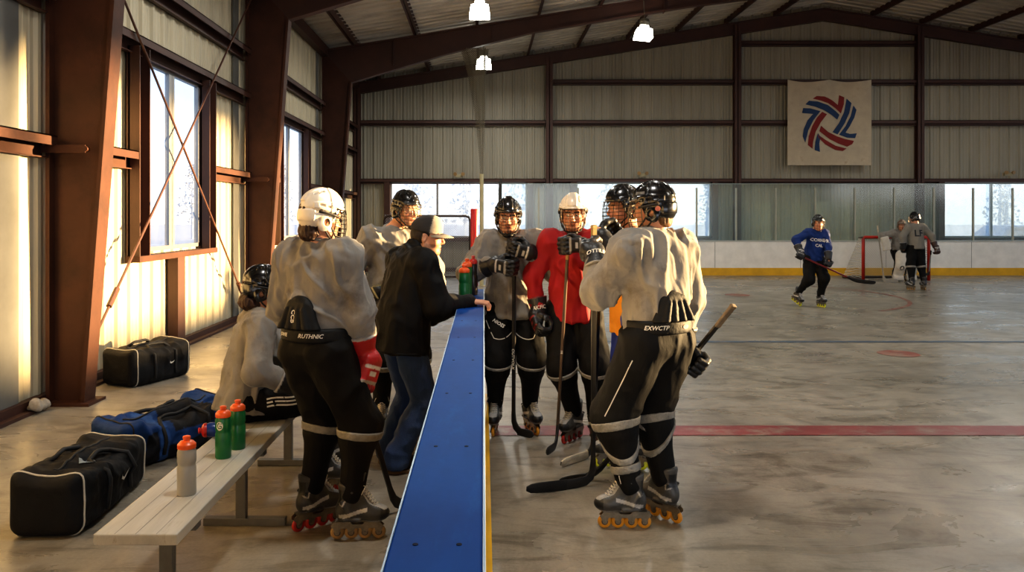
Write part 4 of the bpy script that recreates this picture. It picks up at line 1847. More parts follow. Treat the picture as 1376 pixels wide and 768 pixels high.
# ------------------------------------------------------------------ clothing
def torso_sdf(g, bulk=1., hem=-.1, pad=1., sleeve=(.082, .074, .052), hemk=1.05, hemtilt=(0, 0), hq=.86, hr=1., cuff=-.065):
    S = SDF()
    s, C, B = g.s, g.C, g.B
    S.ell(g.belly + C[:, 2] * .18 * s, A(.188, .132, .215) * s * bulk, C, 0)
    S.ell(g.belly - B[:, 2] * .02 * s, A(.178, .134, .2) * s * bulk, B, .08)
    S.cap(g.hip + B[:, 2] * .12, g.hip + B[:, 2] * (hem - .05), .190 * s * bulk * .97 * hr, .200 * s * bulk * hemk * hr, .06, flat=B[:, 1], q=hq)
    S.cap(g.armR[0] - C[:, 0] * .03, g.armL[0] + C[:, 0] * .03, .075 * s * pad, k=.06)
    for n, sg in (('R', 1), ('L', -1)):
        a = getattr(g, 'arm' + n)
        S.cap(g.neck - C[:, 2] * .01, a[0] + C[:, 2] * .02 - C[:, 0] * sg * .03, .055 * s, .062 * s * pad, k=.05)
        S.ell(a[0], A(.085, .085, .08) * s * pad, C, .05)
        S.cap(a[0], a[1], sleeve[0] * s, sleeve[1] * s, k=.045)
        w = a[2] + nrm(a[2] - a[1]) * cuff
        S.cap(a[1], w, sleeve[1] * s, sleeve[2] * s, k=.03)
    n = B[:, 2] * -1 + B[:, 0] * hemtilt[0] + B[:, 1] * hemtilt[1]
    hc = g.hip + B[:, 2] * hem
    # cut the hem only around the trunk so lowered forearms survive
    wr = [getattr(g, 'arm' + k) for k in 'RL']

    def hemf(P, F, hc=hc, n=nrm(n)):
        d = (P - hc) @ n
        q = np.full(d.shape, 1.0)
        for a in wr:
            for (p0, p1, r0, r1) in ((a[0], a[1], sleeve[0], sleeve[1]), (a[1], a[2] + nrm(a[2] - a[1]) * cuff, sleeve[1], sleeve[2])):
                ba = p1 - p0
                e = P - p0
                t = np.clip((e @ ba) / max(np.dot(ba, ba), 1e-9), 0, 1)
                e = e - t[..., None] * ba
                q = np.minimum(q, np.sqrt((e * e).sum(-1)) - (r0 + (r1 - r0) * t) * s)
        return np.minimum(np.maximum(F, d), q)
    S.func(hemf)
    return S


def collar(g, root, m, r=.011, name='collar', rr=(.068, .076), dz=.0):
    mb = MB()
    pts = []
    for k in range(20):
        a = 2 * math.pi * k / 20
        pts.append(g.neck + g.C @ A(rr[0] * math.cos(a), rr[1] * math.sin(a) + .004, .022 + dz - .022 * math.sin(a)))
    mb.tube(pts, r, n=8, closed=True)
    return mb.build(name, m, root, smooth=True)


def leg_ops(S, g, n, r, baggy=1., end=.105, shin=True, k=.03):
    h, kn, an = getattr(g, 'leg' + n)
    s = g.s
    base, M = getattr(g, 'foot' + n)
    d = nrm(an - kn)
    S.cap(h, kn, r[0] * s, r[1] * s, k=k)
    if baggy > 1:
        S.cap(kn, kn + d * .075, r[1] * s, r[1] * s * .97, k=.02)
    if shin:
        e = an - d * (end - .05)
        m = kn + (e - kn) * .42
        S.cap(kn, m, r[2] * s, r[3] * s, k=.018)
        S.cap(m, e, r[3] * s, r[4] * s, k=.02)


def pants_sdf(g, r=(.130, .108, .080, .080, .066), knee=True, end=.105):
    S = SDF()
    s, B = g.s, g.B
    S.ell(g.hip + B[:, 2] * .02 * s, A(.184, .146, .14) * s, B, 0)
    S.cap(g.hip + B[:, 2] * .06, g.hip + B[:, 2] * .13 * s, .168 * s, .16 * s, k=.03, flat=B[:, 1], q=.76)
    for n in 'RL':
        leg_ops(S, g, n, r, end=end, baggy=2)
        if knee:
            h, kn, an = getattr(g, 'leg' + n)
            f = nrm(nrm(kn - h) - nrm(an - kn) + getattr(g, 'foot' + n)[1][:, 1] * .5)
            S.ell(kn + f * .028 + A(0, 0, .0), (.092 * s, .092 * s, .115 * s), None, .04)
    S.cut(g.hip + B[:, 2] * .17 * s, B[:, 2], k=.01)
    return S


def band(name, S, a, b, t, w, root, m, off=.008, rad=.14, tilt=None, h=.007):
    """a wrapped band of tape: a slice of the garment, slightly swollen"""
    a, b = np.asarray(a), np.asarray(b)
    c = a + (b - a) * t
    n = nrm(b - a) if tilt is None else nrm(nrm(b - a) + tilt)
    T = SDF()
    T.lo, T.hi = c - rad, c + rad

    def f(P, F):
        d = S.eval(P) - off
        x = P - c
        return np.maximum(np.maximum(d, np.abs(x @ n) - w), np.sqrt((x * x).sum(-1)) - rad)
    T.func(f)
    return soft(name, T, h, m, root, smooth=0)


def glove(g, n, root, base=(.014, .014, .015), trim=(.55, .53, .5), curl=1., h=.0055, text=None, tcol=None, K=1.12):
    grip, Hm, sg, fd = getattr(g, 'hand' + n)
    a = getattr(g, 'arm' + n)
    b = -sg
    W = a[2]
    p = lambda x, y, z: A(x, y * b, z)
    hand0, Hm0, grip0 = (W - grip) @ Hm / K, Hm, grip
    fdl = fd @ Hm
    Hm, W_, fd_ = np.eye(3), hand0, fdl
    S = SDF()
    S.box(p(-.045, .032, 0), (.05, .024, .047), Hm, rad=.018, k=0)
    S.box(p(-.040, .056, .004), (.046, .017, .044), Hm, rad=.013, k=.008)
    S.box(p(-.085, .054, .0), (.018, .016, .05), Hm, rad=.013, k=.006)
    fx = 1 + .45 * (1 - curl)
    for i, l in enumerate((.88, .98, 1.04, .98)):
        z = -.043 + .0285 * i
        y2, y3 = -.012 + .04 * (1 - curl), -.040 + .07 * (1 - curl)
        S.path([p(.004, .046, z), p(.044 * l, .032, z), p(.055 * l * fx, y2, z), p((.022 + .06 * (1 - curl)) * l, y3, z)], [.0165, .0165, .0155, .014], k=.006)
        S.ell(p(.022 * l, .055, z), (.021, .012, .0125), Hm, .004)
        S.ell(p(.053 * l, .02, z), (.012, .021, .0125), Hm, .004)
    S.path([p(-.06, .02, .046), p(-.024, -.016, .062), p(.014, -.036, .052)], [.022, .019, .016], k=.01)
    S.ell(p(-.02, .0, .072), (.028, .016, .010), Hm, .006)
    q0 = W_ + fd_ * .015
    S.cap(p(-.09, .035, 0), q0, .046, .044, k=.02)
    S.cap(W_, W_ - fd_ * .10, .050, .069, k=.012)
    S.cut(W_ - fd_ * .105, -fd_, k=.006)
    Hm = Hm0

    def col(v, nn):
        q = v.copy()
        q[:, 1] *= b
        c = np.tile(np.array(base), (len(v), 1))
        t = (v - W_) @ -fd_
        c[(t > .095)] = np.array(trim) * .5
        back = q[:, 1] > .058
        c[back & (np.abs(q[:, 0] + .062) < .006)] = trim
        c[back & (np.abs(q[:, 2]) < .02) & (np.abs(q[:, 0] + .035) < .008)] = np.array(trim) * .8
        c[(q[:, 1] > .06) & (np.abs(q[:, 0] - .002) < .006)] = np.array(trim) * .5
        return c
    v, q_ = S.mesh(h)
    cc = col(v, None)
    o = mesh_obj('glove', grip + (v * K) @ Hm.T, q_, M_GLB, root, True, cc)
    if text:
        out = A(0, -1, .15)
        out = nrm(out - fd * np.dot(out, fd))
        up = fd if fd[2] > 0 else -fd
        decal('cuff_lettering', text_poly(text, .040, shear=.12, squash=.8), W - fd * .035 + out * .06, np.cross(up, out), up, o, tcol or M_LETTER, root, off=.004)
    return o


def helmet(g, root, m, cage=None, lo=False, mount=True):
    c, H = g.head, g.H
    o = inst('helmet', ME_HELM_LO if lo else ME_HELM, root, H, c, m)
    sub('face_cage', ME_CAGE_LO if lo else ME_CAGE, o, m=cage or M_CAGE)
    if not lo:
        sub('chin_strap', ME_STRAP, o)
        sub('chin_cup', ME_CUP, o)
        sub('helmet_bolts', ME_BOLT, o)
    return o


def hair(g, root, length=.02, m=None, curly=0., low=-.09, h=.006):
    S = SDF()
    c, H = g.head, g.H
    w = lambda r, f, u: c + H @ A(r, f, u)
    S.ell(w(0, -.018, .028), (.084, .1, .096), H, 0)
    S.ell(w(0, -.058, low + .03), (.062 + length * .5, .035 + length, .055), H, .03)
    S.ell(w(0, .075, -.02), (.1, .09, .085), H, .01, 's')
    for s in (-1, 1):
        S.ell(w(s * .088, .012, -.015), (.02, .03, .04), H, .006, 's')
    S.cut(w(0, 0, low - .02), -H[:, 2], k=.01)
    return soft('hair', S, h, m or M_HAIR, root, fold=.003 + curly * .8, seed=4, freq=(46, 46, 11) if curly else (80, 80, 10))


# ------------------------------------------------------------------ sticks
M_SHAFT = mat('black_stick_shaft', srgb(26, 24, 24), rough=.35, var=.35, scale=12, stretch=(1, 1, .2), spec=.5)
M_SHAFTW = mat('worn_brown_stick_shaft', srgb(84, 66, 50), rough=.4, var=.6, scale=16, stretch=(1, 1, .3), spec=.5)
M_BLADE = mat('black_stick_blade', srgb(22, 20, 20), rough=.5, var=.3, scale=18)
M_BTAPE = mat('black_cloth_tape', srgb(16, 15, 15), rough=.8, var=.25, scale=40, bump=.3, bscale=160)
M_WTAPE = mat('dirty_white_cloth_tape', srgb(186, 174, 152), rough=.85, var=.25, scale=16, bump=.3, bscale=140)
M_TANTAPE = mat('tan_grip_tape', srgb(168, 140, 92), rough=.8, var=.2, scale=30, bump=.3, bscale=140)


def stick(label, butt, heel, tip, shaft=M_SHAFT, blade=M_BLADE, tape=None, grip=M_BTAPE, curve=.03, texts=(), blade_h=.062, group=None, t0=.3, view=(0, -1, 0)):
    butt, heel, tip = (np.asarray(q, float) for q in (butt, heel, tip))
    root = thing('hockey_stick', label, 'hockey stick', heel, group)
    up = nrm(butt - heel)
    bd = tip - heel
    L = np.linalg.norm(bd)
    bd = nrm(bd)
    nr = nrm(np.cross(up, bd))
    hc = heel + A(0, 0, .032) if heel[2] < .3 else heel
    S0 = hc + up * .13
    R = rot_to(up, bd)
    mb = MB()
    rings = []
    for t, w in ((0, 1), (.9, 1), (1, 1)):
        c = butt + (S0 - butt) * t
        rings.append([c + R @ A(a * .0145, b * .0095, 0) for a, b in ((-1, -.6), (-.8, -1), (.8, -1), (1, -.6), (1, .6), (.8, 1), (-.8, 1), (-1, .6))])
    mb.loft(rings)
    sh = mb.build('shaft', shaft, root, recalc=True)
    mb = MB()
    rings = []
    gl = .16
    for d, k in ((-.004, .8), (0, 1.25), (.012, 1.3), (.02, 1.14), (gl, 1.12), (gl + .004, 1.0)):
        c = butt - up * d
        rings.append([c + R @ A(a * .0145 * k, b * .0095 * k * 1.05, 0) for a, b in ((-1, -.6), (-.8, -1), (.8, -1), (1, -.6), (1, .6), (.8, 1), (-.8, 1), (-1, .6))])
    mb.loft(rings)
    mb.build('grip_tape', grip, root, recalc=True)
    # blade: hosel curves from the shaft into the blade
    ctr = [S0 + up * .02, S0, hc + up * .07 + bd * .004, hc + up * .03 + bd * .022, hc + up * .008 + bd * .055]
    for t in (.28, .42, .56, .7, .84, .94, 1.):
        ctr.append(hc + bd * L * t + nr * curve * t * t + A(0, 0, .006 * t))
    hh = [.0145, .016, .022, .029, .031, .031, .031, .031, .031, .030, .025, .012]
    th = [.0095, .0095, .0085, .007, .006, .005, .005, .005, .005, .005, .005, .004]

    def rings_of(i0, grow):
        out = []
        for i in range(i0, len(ctr)):
            tg = nrm(ctr[min(i + 1, len(ctr) - 1)] - ctr[max(i - 1, 0)])
            tg = nrm(tg - nr * np.dot(tg, nr))
            hv = np.cross(nr, tg)
            c = ctr[i]
            a, b = hh[i] * (blade_h / .062) + grow, th[i] + grow
            out.append([c + hv * a * x + nr * b * y for x, y in ((-1, -.5), (-.85, -1), (.85, -1), (1, -.5), (1, .5), (.85, 1), (-.85, 1), (-1, .5))])
        return out
    mb = MB()
    mb.loft(rings_of(0, 0))
    smooth_by_angle(mb.build('blade', blade, root, recalc=True), 50)
    if tape is not None:
        k0 = 5 + int(t0 * 6)
        mb = MB()
        rg = rings_of(k0 - 1, .0016)
        mb.loft(rg)
        smooth_by_angle(mb.build('blade_tape', tape, root, recalc=True), 50)
    for (txt, t, size, mcol) in texts:
        c = butt + (S0 - butt) * t
        v = np.asarray(view, float)
        fc = [R[:, 1], -R[:, 1], R[:, 0], -R[:, 0]]
        o = max(fc, key=lambda q: np.dot(q, v))
        half = .0096 if abs(np.dot(o, R[:, 1])) > .5 else .0147
        tv, tf = text_poly(txt, size)
        uu = -up
        vv = np.cross(o, uu)
        mesh_obj('shaft_lettering', [c + o * (half + .0008) + uu * a + vv * b for a, b in tv], tf, mcol, root)
    return root
# ================================================================== the people, each posed in place
SHINM = lambda v: np.clip((v[:, 2] - .50) / .14, .12, 1)


def person(label, at, group=None):
    return thing('person', label, 'person', (at[0], at[1], 0), group)


def shins_tape(g, S, root, sides='RL', t=.12, w=.021, m=None, diag=()):
    for n in sides:
        h, kn, an = getattr(g, 'leg' + n)
        band('sock_tape', S, kn, an, t, w, root, m or M_TAPE)
    for n in diag:
        h, kn, an = getattr(g, 'leg' + n)
        side = getattr(g, 'foot' + n)[1]
        band('sock_tape', S, kn, an, .38, .013, root, m or M_TAPE, tilt=side[:, 1] * .0 + side[:, 0] * .9, rad=.17)


def feet(g, root, kind, wheel, lo=False):
    for n in 'RL':
        base, M = getattr(g, 'foot' + n)
        skate(root, base, M, kind, wheel, lo)


def piping(name, g, n, S, root, outside=1., m=None, t=(.05, 1.)):
    """thin light line down the outside of a trouser leg"""
    h, kn, an = getattr(g, 'leg' + n)
    o = nrm(g.B[:, 0] * (1 if n == 'R' else -1) * outside + g.B[:, 1] * -.2)
    pts = []
    for k in range(9):
        q = h + (kn - h) * (t[0] + (t[1] - t[0]) * k / 8)
        d = 0.3
        for _ in range(24):
            d -= max(.002, float(S.eval((q + o * d)[None])[0]) * .9) if float(S.eval((q + o * d)[None])[0]) > .003 else 0
        pts.append(q + o * (d + .006))
    mb = MB()
    mb.tube(pts, .0035, n=6)
    return mb.build(name, m or M_PIPING, root, smooth=True)


def kidney(g, root, text=None, tside=1, belt=True, S=None):
    B, s = g.B, g.s
    w = lambda r, f, u: g.hip + B @ A(r, f, u)
    T = SDF()
    T.cap(w(0, -.132, .10), w(0, -.132, .18), .150, .105, k=0, flat=B[:, 1], q=.40)
    T.cap(w(0, -.132, .18), w(0, -.126, .215), .105, .070, k=.02, flat=B[:, 1], q=.45)
    for r in (-.085, -.03, .03, .085):
        T.cap(w(r, -.176, .12), w(r * .62, -.166, .215), .022, .015, k=.010)
    T.cap(w(-.05, -.148, .24), w(.05, -.148, .24), .018, k=.015)
    T.cut(w(0, 0, .116), -B[:, 2], k=.006)
    kp = soft('kidney_pad', T, .006, M_PAD, root)
    if text:
        decal('pad_lettering', text_poly(text, .034), w(0, -.19, .185), B[:, 2] * -1, B[:, 0], kp, M_LETTER, root)
    T = SDF()
    T.cap(w(0, -.006, .075), w(0, -.006, .125), .196, .194, k=0, flat=B[:, 1], q=.84)
    T.cut(w(0, 0, .12), B[:, 2], k=.006)
    T.cut(w(0, 0, .045), -B[:, 2], k=.006)
    o = soft('waist_belt', T, .01, M_PAD, root)
    return o


# ---- seated player at the far end of the bench
g = Rig(px(331, 545, 4.88) * A(1, 1, 0) + A(0, 0, .56), 22, s=.95, lean=10, hyaw=24, hpitch=6, hoff=(-.01, 0, .0),
        R=dict(at=(-1.02, 4.73, .66), axis=(.1, .2, 1), pole=(-.4, -.6, -.5)), L=dict(at=(-1.0, 5.02, .66), axis=(.1, -.2, 1), pole=(-.3, .6, -.6)),
        fR=((-.98, 4.78), 10), fL=((-1.02, 5.14), 30))
root = person('seated player in grey jersey and black helmet at the far end of the bench', g.hip)
body(g, root)
hair(g, root, .035, curly=.010, low=-.115)
helmet(g, root, M_HELB)
S = torso_sdf(g, 1.02, hem=-.06, pad=1.0, sleeve=(.086, .08, .056), hemk=1.22)
jr = soft('jersey', S, .011, M_GREYJ, root, fold=.018, seed=11)
collar(g, root, M_GREYJ)
S = pants_sdf(g)
po = soft('pants', S, .012, M_BLACKP, root, fold=.011, seed=12)
for i, z in enumerate((.02, .0, -.02)):
    h, kn, an = g.legR
    o_ = nrm(A(0, -1, .25))
    decal('white_stripe', strip([(-.13 + .03 * k, .022 * i - .03 + .004 * math.sin(k)) for k in range(9)], .005), (h + kn) / 2 + o_ * .1 + A(.06, 0, .0), nrm(kn - h), np.cross(o_, nrm(kn - h)), po, M_LETTER, root)
feet(g, root, 'black', 'red')
glove(g, 'R', root)
glove(g, 'L', root)

# ---- white helmet player standing by the bench, red gloves
g = Rig((-.885, 4.14, 1.0), 60, s=.955, lean=3, hyaw=38, hpitch=8, hoff=(.0, -.03, 0),
        R=dict(at=(-.672, 4.15, .835), axis=(.45, .75, -.3), pole=(.6, -.5, .1)), L=dict(at=(-.86, 4.42, 1.0), axis=(.2, -.2, 1), pole=(-.9, -.4, -.2)),
        fR=((-.67, 4.12), 4), fL=((-.92, 4.27), 38))
root = person('player in white helmet and red gloves standing with his back turned beside the bench', g.hip)
body(g, root)
hair(g, root, .012, curly=.007, low=-.11)
helmet(g, root, M_HELW, M_CAGEB)
S = torso_sdf(g, 1.03, hem=.10, pad=1.05, sleeve=(.09, .088, .062), hemk=1.0, hemtilt=(-.45, -.35), hq=.76, hr=.93)
soft('jersey', S, .0095, M_GREYJ, root, fold=.024, seed=21)
collar(g, root, M_GREYJ)
SP = pants_sdf(g, r=(.138, .116, .084, .084, .068))
po = soft('pants', SP, .0105, M_BLACKP, root, fold=.012, seed=22, mask=SHINM, freq=(9, 9, 7))
bo = kidney(g, root, text='CCB')
B = g.B
decal('pants_lettering', text_poly('RUTHNIC', .030, shear=.3), g.hip + B @ A(.10, -.17, .085), B[:, 0] * .85 + B[:, 1] * .5, B[:, 2], bo, M_LETTER, root)
decal('pants_lettering', text_poly('JOWIE', .026, shear=.2), g.hip + B @ A(-.10, -.17, .085), B[:, 0] * .85 - B[:, 1] * .5, B[:, 2], bo, M_LETTER, root)
shins_tape(g, SP, root)
feet(g, root, 'silver', 'tan')
for o in [q for q in root.children if q.name.startswith('skate')][1:]:
    for wch in o.children:
        if wch.name.startswith('wheel'):
            wch.material_slots[0].material = WHEELS['red']
glove(g, 'R', root, (.42, .012, .016), (.75, .7, .66), h=.005, K=1.28)
glove(g, 'L', root, (.42, .012, .016), (.75, .7, .66), h=.006)
gr = g.handR[0]
hl = A(-.505, 4.47, .0)
ax = nrm(gr - hl)
stick('black stick held low in the red glove of the white helmet player by the bench', gr + ax * .10, hl, hl + A(.22, .22, 0), texts=(('SLEEKC', .55, .024, M_LETTER),), tape=M_BTAPE)

# ---- player behind the coach, hand on hip
g = Rig((-.74, 6.22, 1.03), -60, s=.985, lean=5, hyaw=-38, hpitch=8, hoff=(.09, 0, .01),
        R=dict(at=(-.90, 6.08, 1.07), axis=(.5, .0, -.85), pole=(-1, -.1, .15)), L=dict(at=(-.30, 6.12, 1.0), axis=(.2, -.3, 1), pole=(.4, .6, -.3)),
        fR=((-.80, 6.1), -80), fL=((-.50, 6.2), -40))
root = person('player in grey jersey and black helmet standing behind the coach, hand on hip', g.hip)
body(g, root)
hair(g, root, .01)
helmet(g, root, M_HELB)
S = torso_sdf(g, 1.02, hem=-.05, pad=1.08, sleeve=(.092, .092, .06), hemk=1.06)
soft('jersey', S, .012, M_GREYJ, root, fold=.022, seed=31)
collar(g, root, M_GREYJ)
SP = pants_sdf(g)
soft('pants', SP, .013, M_BLACKP, root, fold=.012, seed=32, mask=SHINM, freq=(9, 9, 7))
shins_tape(g, SP, root)
feet(g, root, 'black', 'red')
glove(g, 'R', root, trim=(.5, .42, .2))
glove(g, 'L', root)
p0, p1 = px(484, 377, 6.02), px(503, 397, 5.98)
dv = nrm(p1 - p0)
stick('stick tucked low behind the coach with only its black and red butt showing', p0, p0 + dv * .5 + A(.0, .1, -.42), p0 + dv * .5 + A(.12, .32, -.46), texts=())

# ---- the coach
g = Rig((-.545, 5.17, .905), 32, s=.985, lean=11, hyaw=-4, hpitch=6, hoff=(.07, .0, -.045), skates=False,
        R=dict(at=(-.02, 5.20, 1.115), axis=(0.10, 1, .1), pole=(-.1, -.5, -1), bare=True), L=dict(at=(-.30, 5.52, .98), axis=(.1, 0, 1), pole=(-.5, .6, -.5), bare=True),
        fR=((-.55, 5.19), 14), fL=((-.64, 5.42), 40))
root = person('coach in black jacket, jeans and two-tone cap leaning a hand on the blue cap rail', g.hip)
body(g, root, stubble=.55, hands='R', hair=(.02, .014, .010), mouth=.003)
c, H = g.head, g.H
w = lambda r, f, u: c + H @ A(r, f, u)
S = SDF()
S.ell(w(0, -.02, .012), (.083, .096, .088), H, 0)
S.ell(w(0, .07, -.03), (.1, .075, .098), H, .008, 's')
S.cut(w(0, 0, -.075), -H[:, 2], k=.01)
for s_ in (-1, 1):
    S.ell(w(s_ * .08, -.004, -.02), (.025, .026, .04), H, .006, 's')
soft('hair', S, .004, mat('short_dark_hair', srgb(40, 28, 20), rough=.7, var=.5, scale=90, bump=.4, bscale=200), root)
S = SDF()
S.ell(w(0, -.010, .040), (.089, .110, .100), H, 0)
S.ell(w(0, .03, .09), (.06, .06, .05), H, .04)
S.cut(w(0, 0, .028), -(H[:, 2] + H[:, 1] * .12), k=.004)


def capcol(v, n):
    q = (v - c) @ H
    o = np.tile((.022, .02, .02), (len(v), 1))
    fr = q[:, 1] > .022 + .12 * (q[:, 2] - .05)
    o[fr] = srgb(156, 146, 130)
    seam = (np.abs(q[:, 1] - (.022 + .12 * (q[:, 2] - .05))) < .004)
    o[seam] = (.05, .045, .04)
    return o


cp = soft('cap_crown', S, .0045, mat('cap_cloth', (1, 1, 1), rough=.85, var=.12, scale=30, vcol=True, bump=.25, bscale=260), root, colors=capcol)
cp.name = 'baseball_cap'
mb = MB()
rings = []
for k in range(15):
    a = math.radians(-78 + 156 * k / 14)
    r0, r1 = .086, .086 + .078 * max(0, math.cos(a)) ** .55
    dz = -.018 * abs(math.sin(a)) ** 2
    p = lambda r, h_: w(r * math.sin(a) * .92, .012 + r * math.cos(a) * 1.02, .030 + dz - .02 * (r - .086) / .078 + h_)
    rings.append([p(r0, .003), p((r0 + r1) / 2, .004), p(r1, .002), p(r1, -.001), p((r0 + r1) / 2, 0), p(r0, -.001)])
mb.loft(rings)
mb.build('brim', mat('grey_cap_brim', srgb(132, 122, 108), rough=.85, var=.15, scale=30), cp, smooth=True)
decal('cap_patch', disc2(.018, 14), w(0, .10, .075), H[:, 0], H[:, 2], cp, mat('dark_cap_patch', srgb(40, 36, 36), rough=.8, var=.2), cp, off=.002)
mb = MB()
mb.lathe([(.008, 0), (.008, .004), (.004, .006)], w(0, -.008, .138), H, n=10)
mb.build('cap_button', mat('dark_cap_patch', srgb(40, 36, 36)), cp)
S = torso_sdf(g, 1.07, hem=-.10, pad=1.0, sleeve=(.088, .080, .056), hemk=1.02, cuff=.015)
S.cap(g.neck - g.C[:, 2] * .02, g.neck + g.C[:, 2] * .055 + g.C[:, 1] * .012, .078, .070, k=.02)
S.cap(g.neck + g.C[:, 2] * .02 + g.C[:, 1] * .02, g.neck + g.C[:, 2] * .16 + g.C[:, 1] * .03, .056, .058, k=.008, op='s')
jk = soft('jacket', S, .0095, M_JACKET, root, fold=.013, seed=41)
mb = MB()
hb, kb = g.hip + g.B[:, 2] * -.085, g.B
ring_ = []
for k in range(28):
    a = 2 * math.pi * k / 28
    ring_.append(g.hip + g.B @ A(.205 * math.cos(a), .176 * math.sin(a), -.092))
mb.tube(ring_, .008, n=6, closed=True)
mb.build('jacket_hem', M_JACKET, root, smooth=True)
S = SDF()
S.ell(g.hip + g.B[:, 2] * .02, A(.158, .126, .13), g.B, 0)
for n in 'RL':
    leg_ops(S, g, n, (.108, .088, .086, .082, .078), end=.06, k=.03)
    an, kn = getattr(g, 'leg' + n)[2], getattr(g, 'leg' + n)[1]
    S.cap(an + A(0, 0, .05), an - A(0, 0, .015), .076, .08, k=.02)
S.cut((0, 0, .035), (0, 0, -1), k=.004)
S.cut(g.hip - g.B[:, 2] * .045, g.B[:, 2], k=.004)
soft('jeans', S, .0105, M_JEANS, root, fold=.010, seed=42, freq=(9, 9, 9))
for n in 'RL':
    base, M = getattr(g, 'foot' + n)
    f = lambda r, y, z: base + M @ A(r, y, z)
    S = SDF()
    S.ell(f(0, .10, .055), (.048, .085, .042), M, 0)
    S.cap(f(0, -.05, .065), f(0, .06, .07), .044, .040, k=.03)
    S.cap(f(0, -.045, .08), f(0, -.045, .12), .046, k=.02)
    S.cut(f(0, 0, .022), (0, 0, -1), k=.004)
    sh = soft('shoe', S, .006, mat('dark_suede_shoe', srgb(42, 32, 28), rough=.7, var=.25, scale=20), root)
    S = SDF()
    S.cap(f(0, -.055, .014), f(0, .125, .014), .048, .050, k=0)
    S.cut(f(0, 0, .026), (0, 0, 1), k=.003)
    S.cut(f(0, 0, .001), (0, 0, -1), k=.003)
    soft('sole', S, .006, mat('tan_shoe_sole', srgb(118, 88, 58), rough=.7, var=.2), sh)

# ---- grey player on the rink facing the camera
g = Rig((.225, 6.18, 1.0), -90, s=.975, lean=7, hyaw=-92, hpitch=10, hoff=(-.035, .0, -.005),
        R=dict(at=px(684, 357, 5.86), axis=(.05, -.25, .95), pole=(-1, .15, -.9)), L=dict(at=px(694, 333, 5.90), axis=(.25, -.3, .9), pole=(1, .15, -.9)),
        fR=((.085, 6.14), -96), fL=((.375, 6.16), -72))
root = person('player in grey jersey and black helmet facing the camera, gloves stacked under his chin', g.hip)
body(g, root)
helmet(g, root, M_HELB, M_CAGEB)
S = torso_sdf(g, 1.06, hem=-.075, pad=1.10, sleeve=(.098, .092, .062), hemk=1.12)
jr = soft('jersey', S, .0105, M_GREYJ, root, fold=.022, seed=51)
collar(g, root, M_GREYJ)
SP = pants_sdf(g, r=(.134, .114, .080, .080, .064))
po = soft('pants', SP, .0115, M_BLACKP, root, fold=.012, seed=52, mask=SHINM, freq=(9, 9, 7))
for n, sg in (('R', -1), ('L', 1)):
    h, kn, an = getattr(g, 'leg' + n)
    cpt = h + (kn - h) * .46
    decal('pants_piping', strip([(sg * (.10 - .2 * k / 10), -.045 * math.sin(math.pi * k / 10) ** .8 + (.09 * (1 - k / 3) if k < 3 else 0)) for k in range(11)], .003), cpt + A(0, -.1, 0), (1, 0, 0), (0, 0, 1), po, M_PIPING, root)
decal('pants_lettering', text_poly('NIOSS', .036, shear=.2), g.legR[0] * .72 + g.legR[1] * .28 + A(-.01, -.1, 0), (.85, 0, -.5), (.5, 0, .85), po, M_LETTER, root)
shins_tape(g, SP, root, t=.02, w=.012)
feet(g, root, 'black', 'amber')
glove(g, 'R', root, trim=(.6, .57, .5))
glove(g, 'L', root, trim=(.6, .57, .5))
stick('black stick planted upright under the chin of the grey player facing the camera', px(691, 322, 5.87), A(px(690, 566, 6.02)[0], 6.02, .02), A(.365, 5.92, .0), texts=(('OUTVOLX', .68, .034, M_LETTER),), curve=.02)

# ---- red jersey, white helmet
g = Rig((.685, 5.92, 1.005), -100, s=.985, lean=4, hyaw=-100, hpitch=9, hoff=(-.005, .0, .0),
        R=dict(at=px(731, 437, 5.84), axis=(.15, -.9, .6), pole=(-1, .3, -.2)), L=dict(at=px(764, 330, 5.62), axis=(-.02, .05, 1), pole=(1, .2, -.8)),
        fR=((.675, 5.92), -128), fL=((.85, 5.84), -78))
root = person('player in red jersey and white caged helmet with one glove hanging at his side', g.hip)
body(g, root)
helmet(g, root, M_HELW, M_CAGEB)
S = torso_sdf(g, .98, hem=-.085, pad=1.0, sleeve=(.082, .072, .055), hemk=1.06)
jr = soft('jersey', S, .0105, M_REDJ, root, fold=.022, seed=61)
collar(g, root, mat('orange_collar_band', srgb(196, 92, 34), rough=.8, var=.2), rr=(.072, .08))
SP = pants_sdf(g, r=(.128, .108, .080, .08, .068))
po = soft('pants', SP, .0115, M_BLACKP, root, fold=.012, seed=62, mask=SHINM, freq=(9, 9, 7))
shins_tape(g, SP, root, t=.05, w=.016)
feet(g, root, 'silver', 'red')
glove(g, 'R', root, (.012, .012, .013), (.34, .03, .03), text='AICFIC')
glove(g, 'L', root)
stick('worn brown stick standing upright in front of the red jersey player', px(764, 318, 5.6), A(px(748, 590, 5.72)[0], 5.72, .0), A(px(738, 610, 5.50)[0], 5.50, 0), shaft=M_SHAFTW, texts=(('IVI', .60, .022, M_LETTER),), curve=-.02, grip=M_TANTAPE)

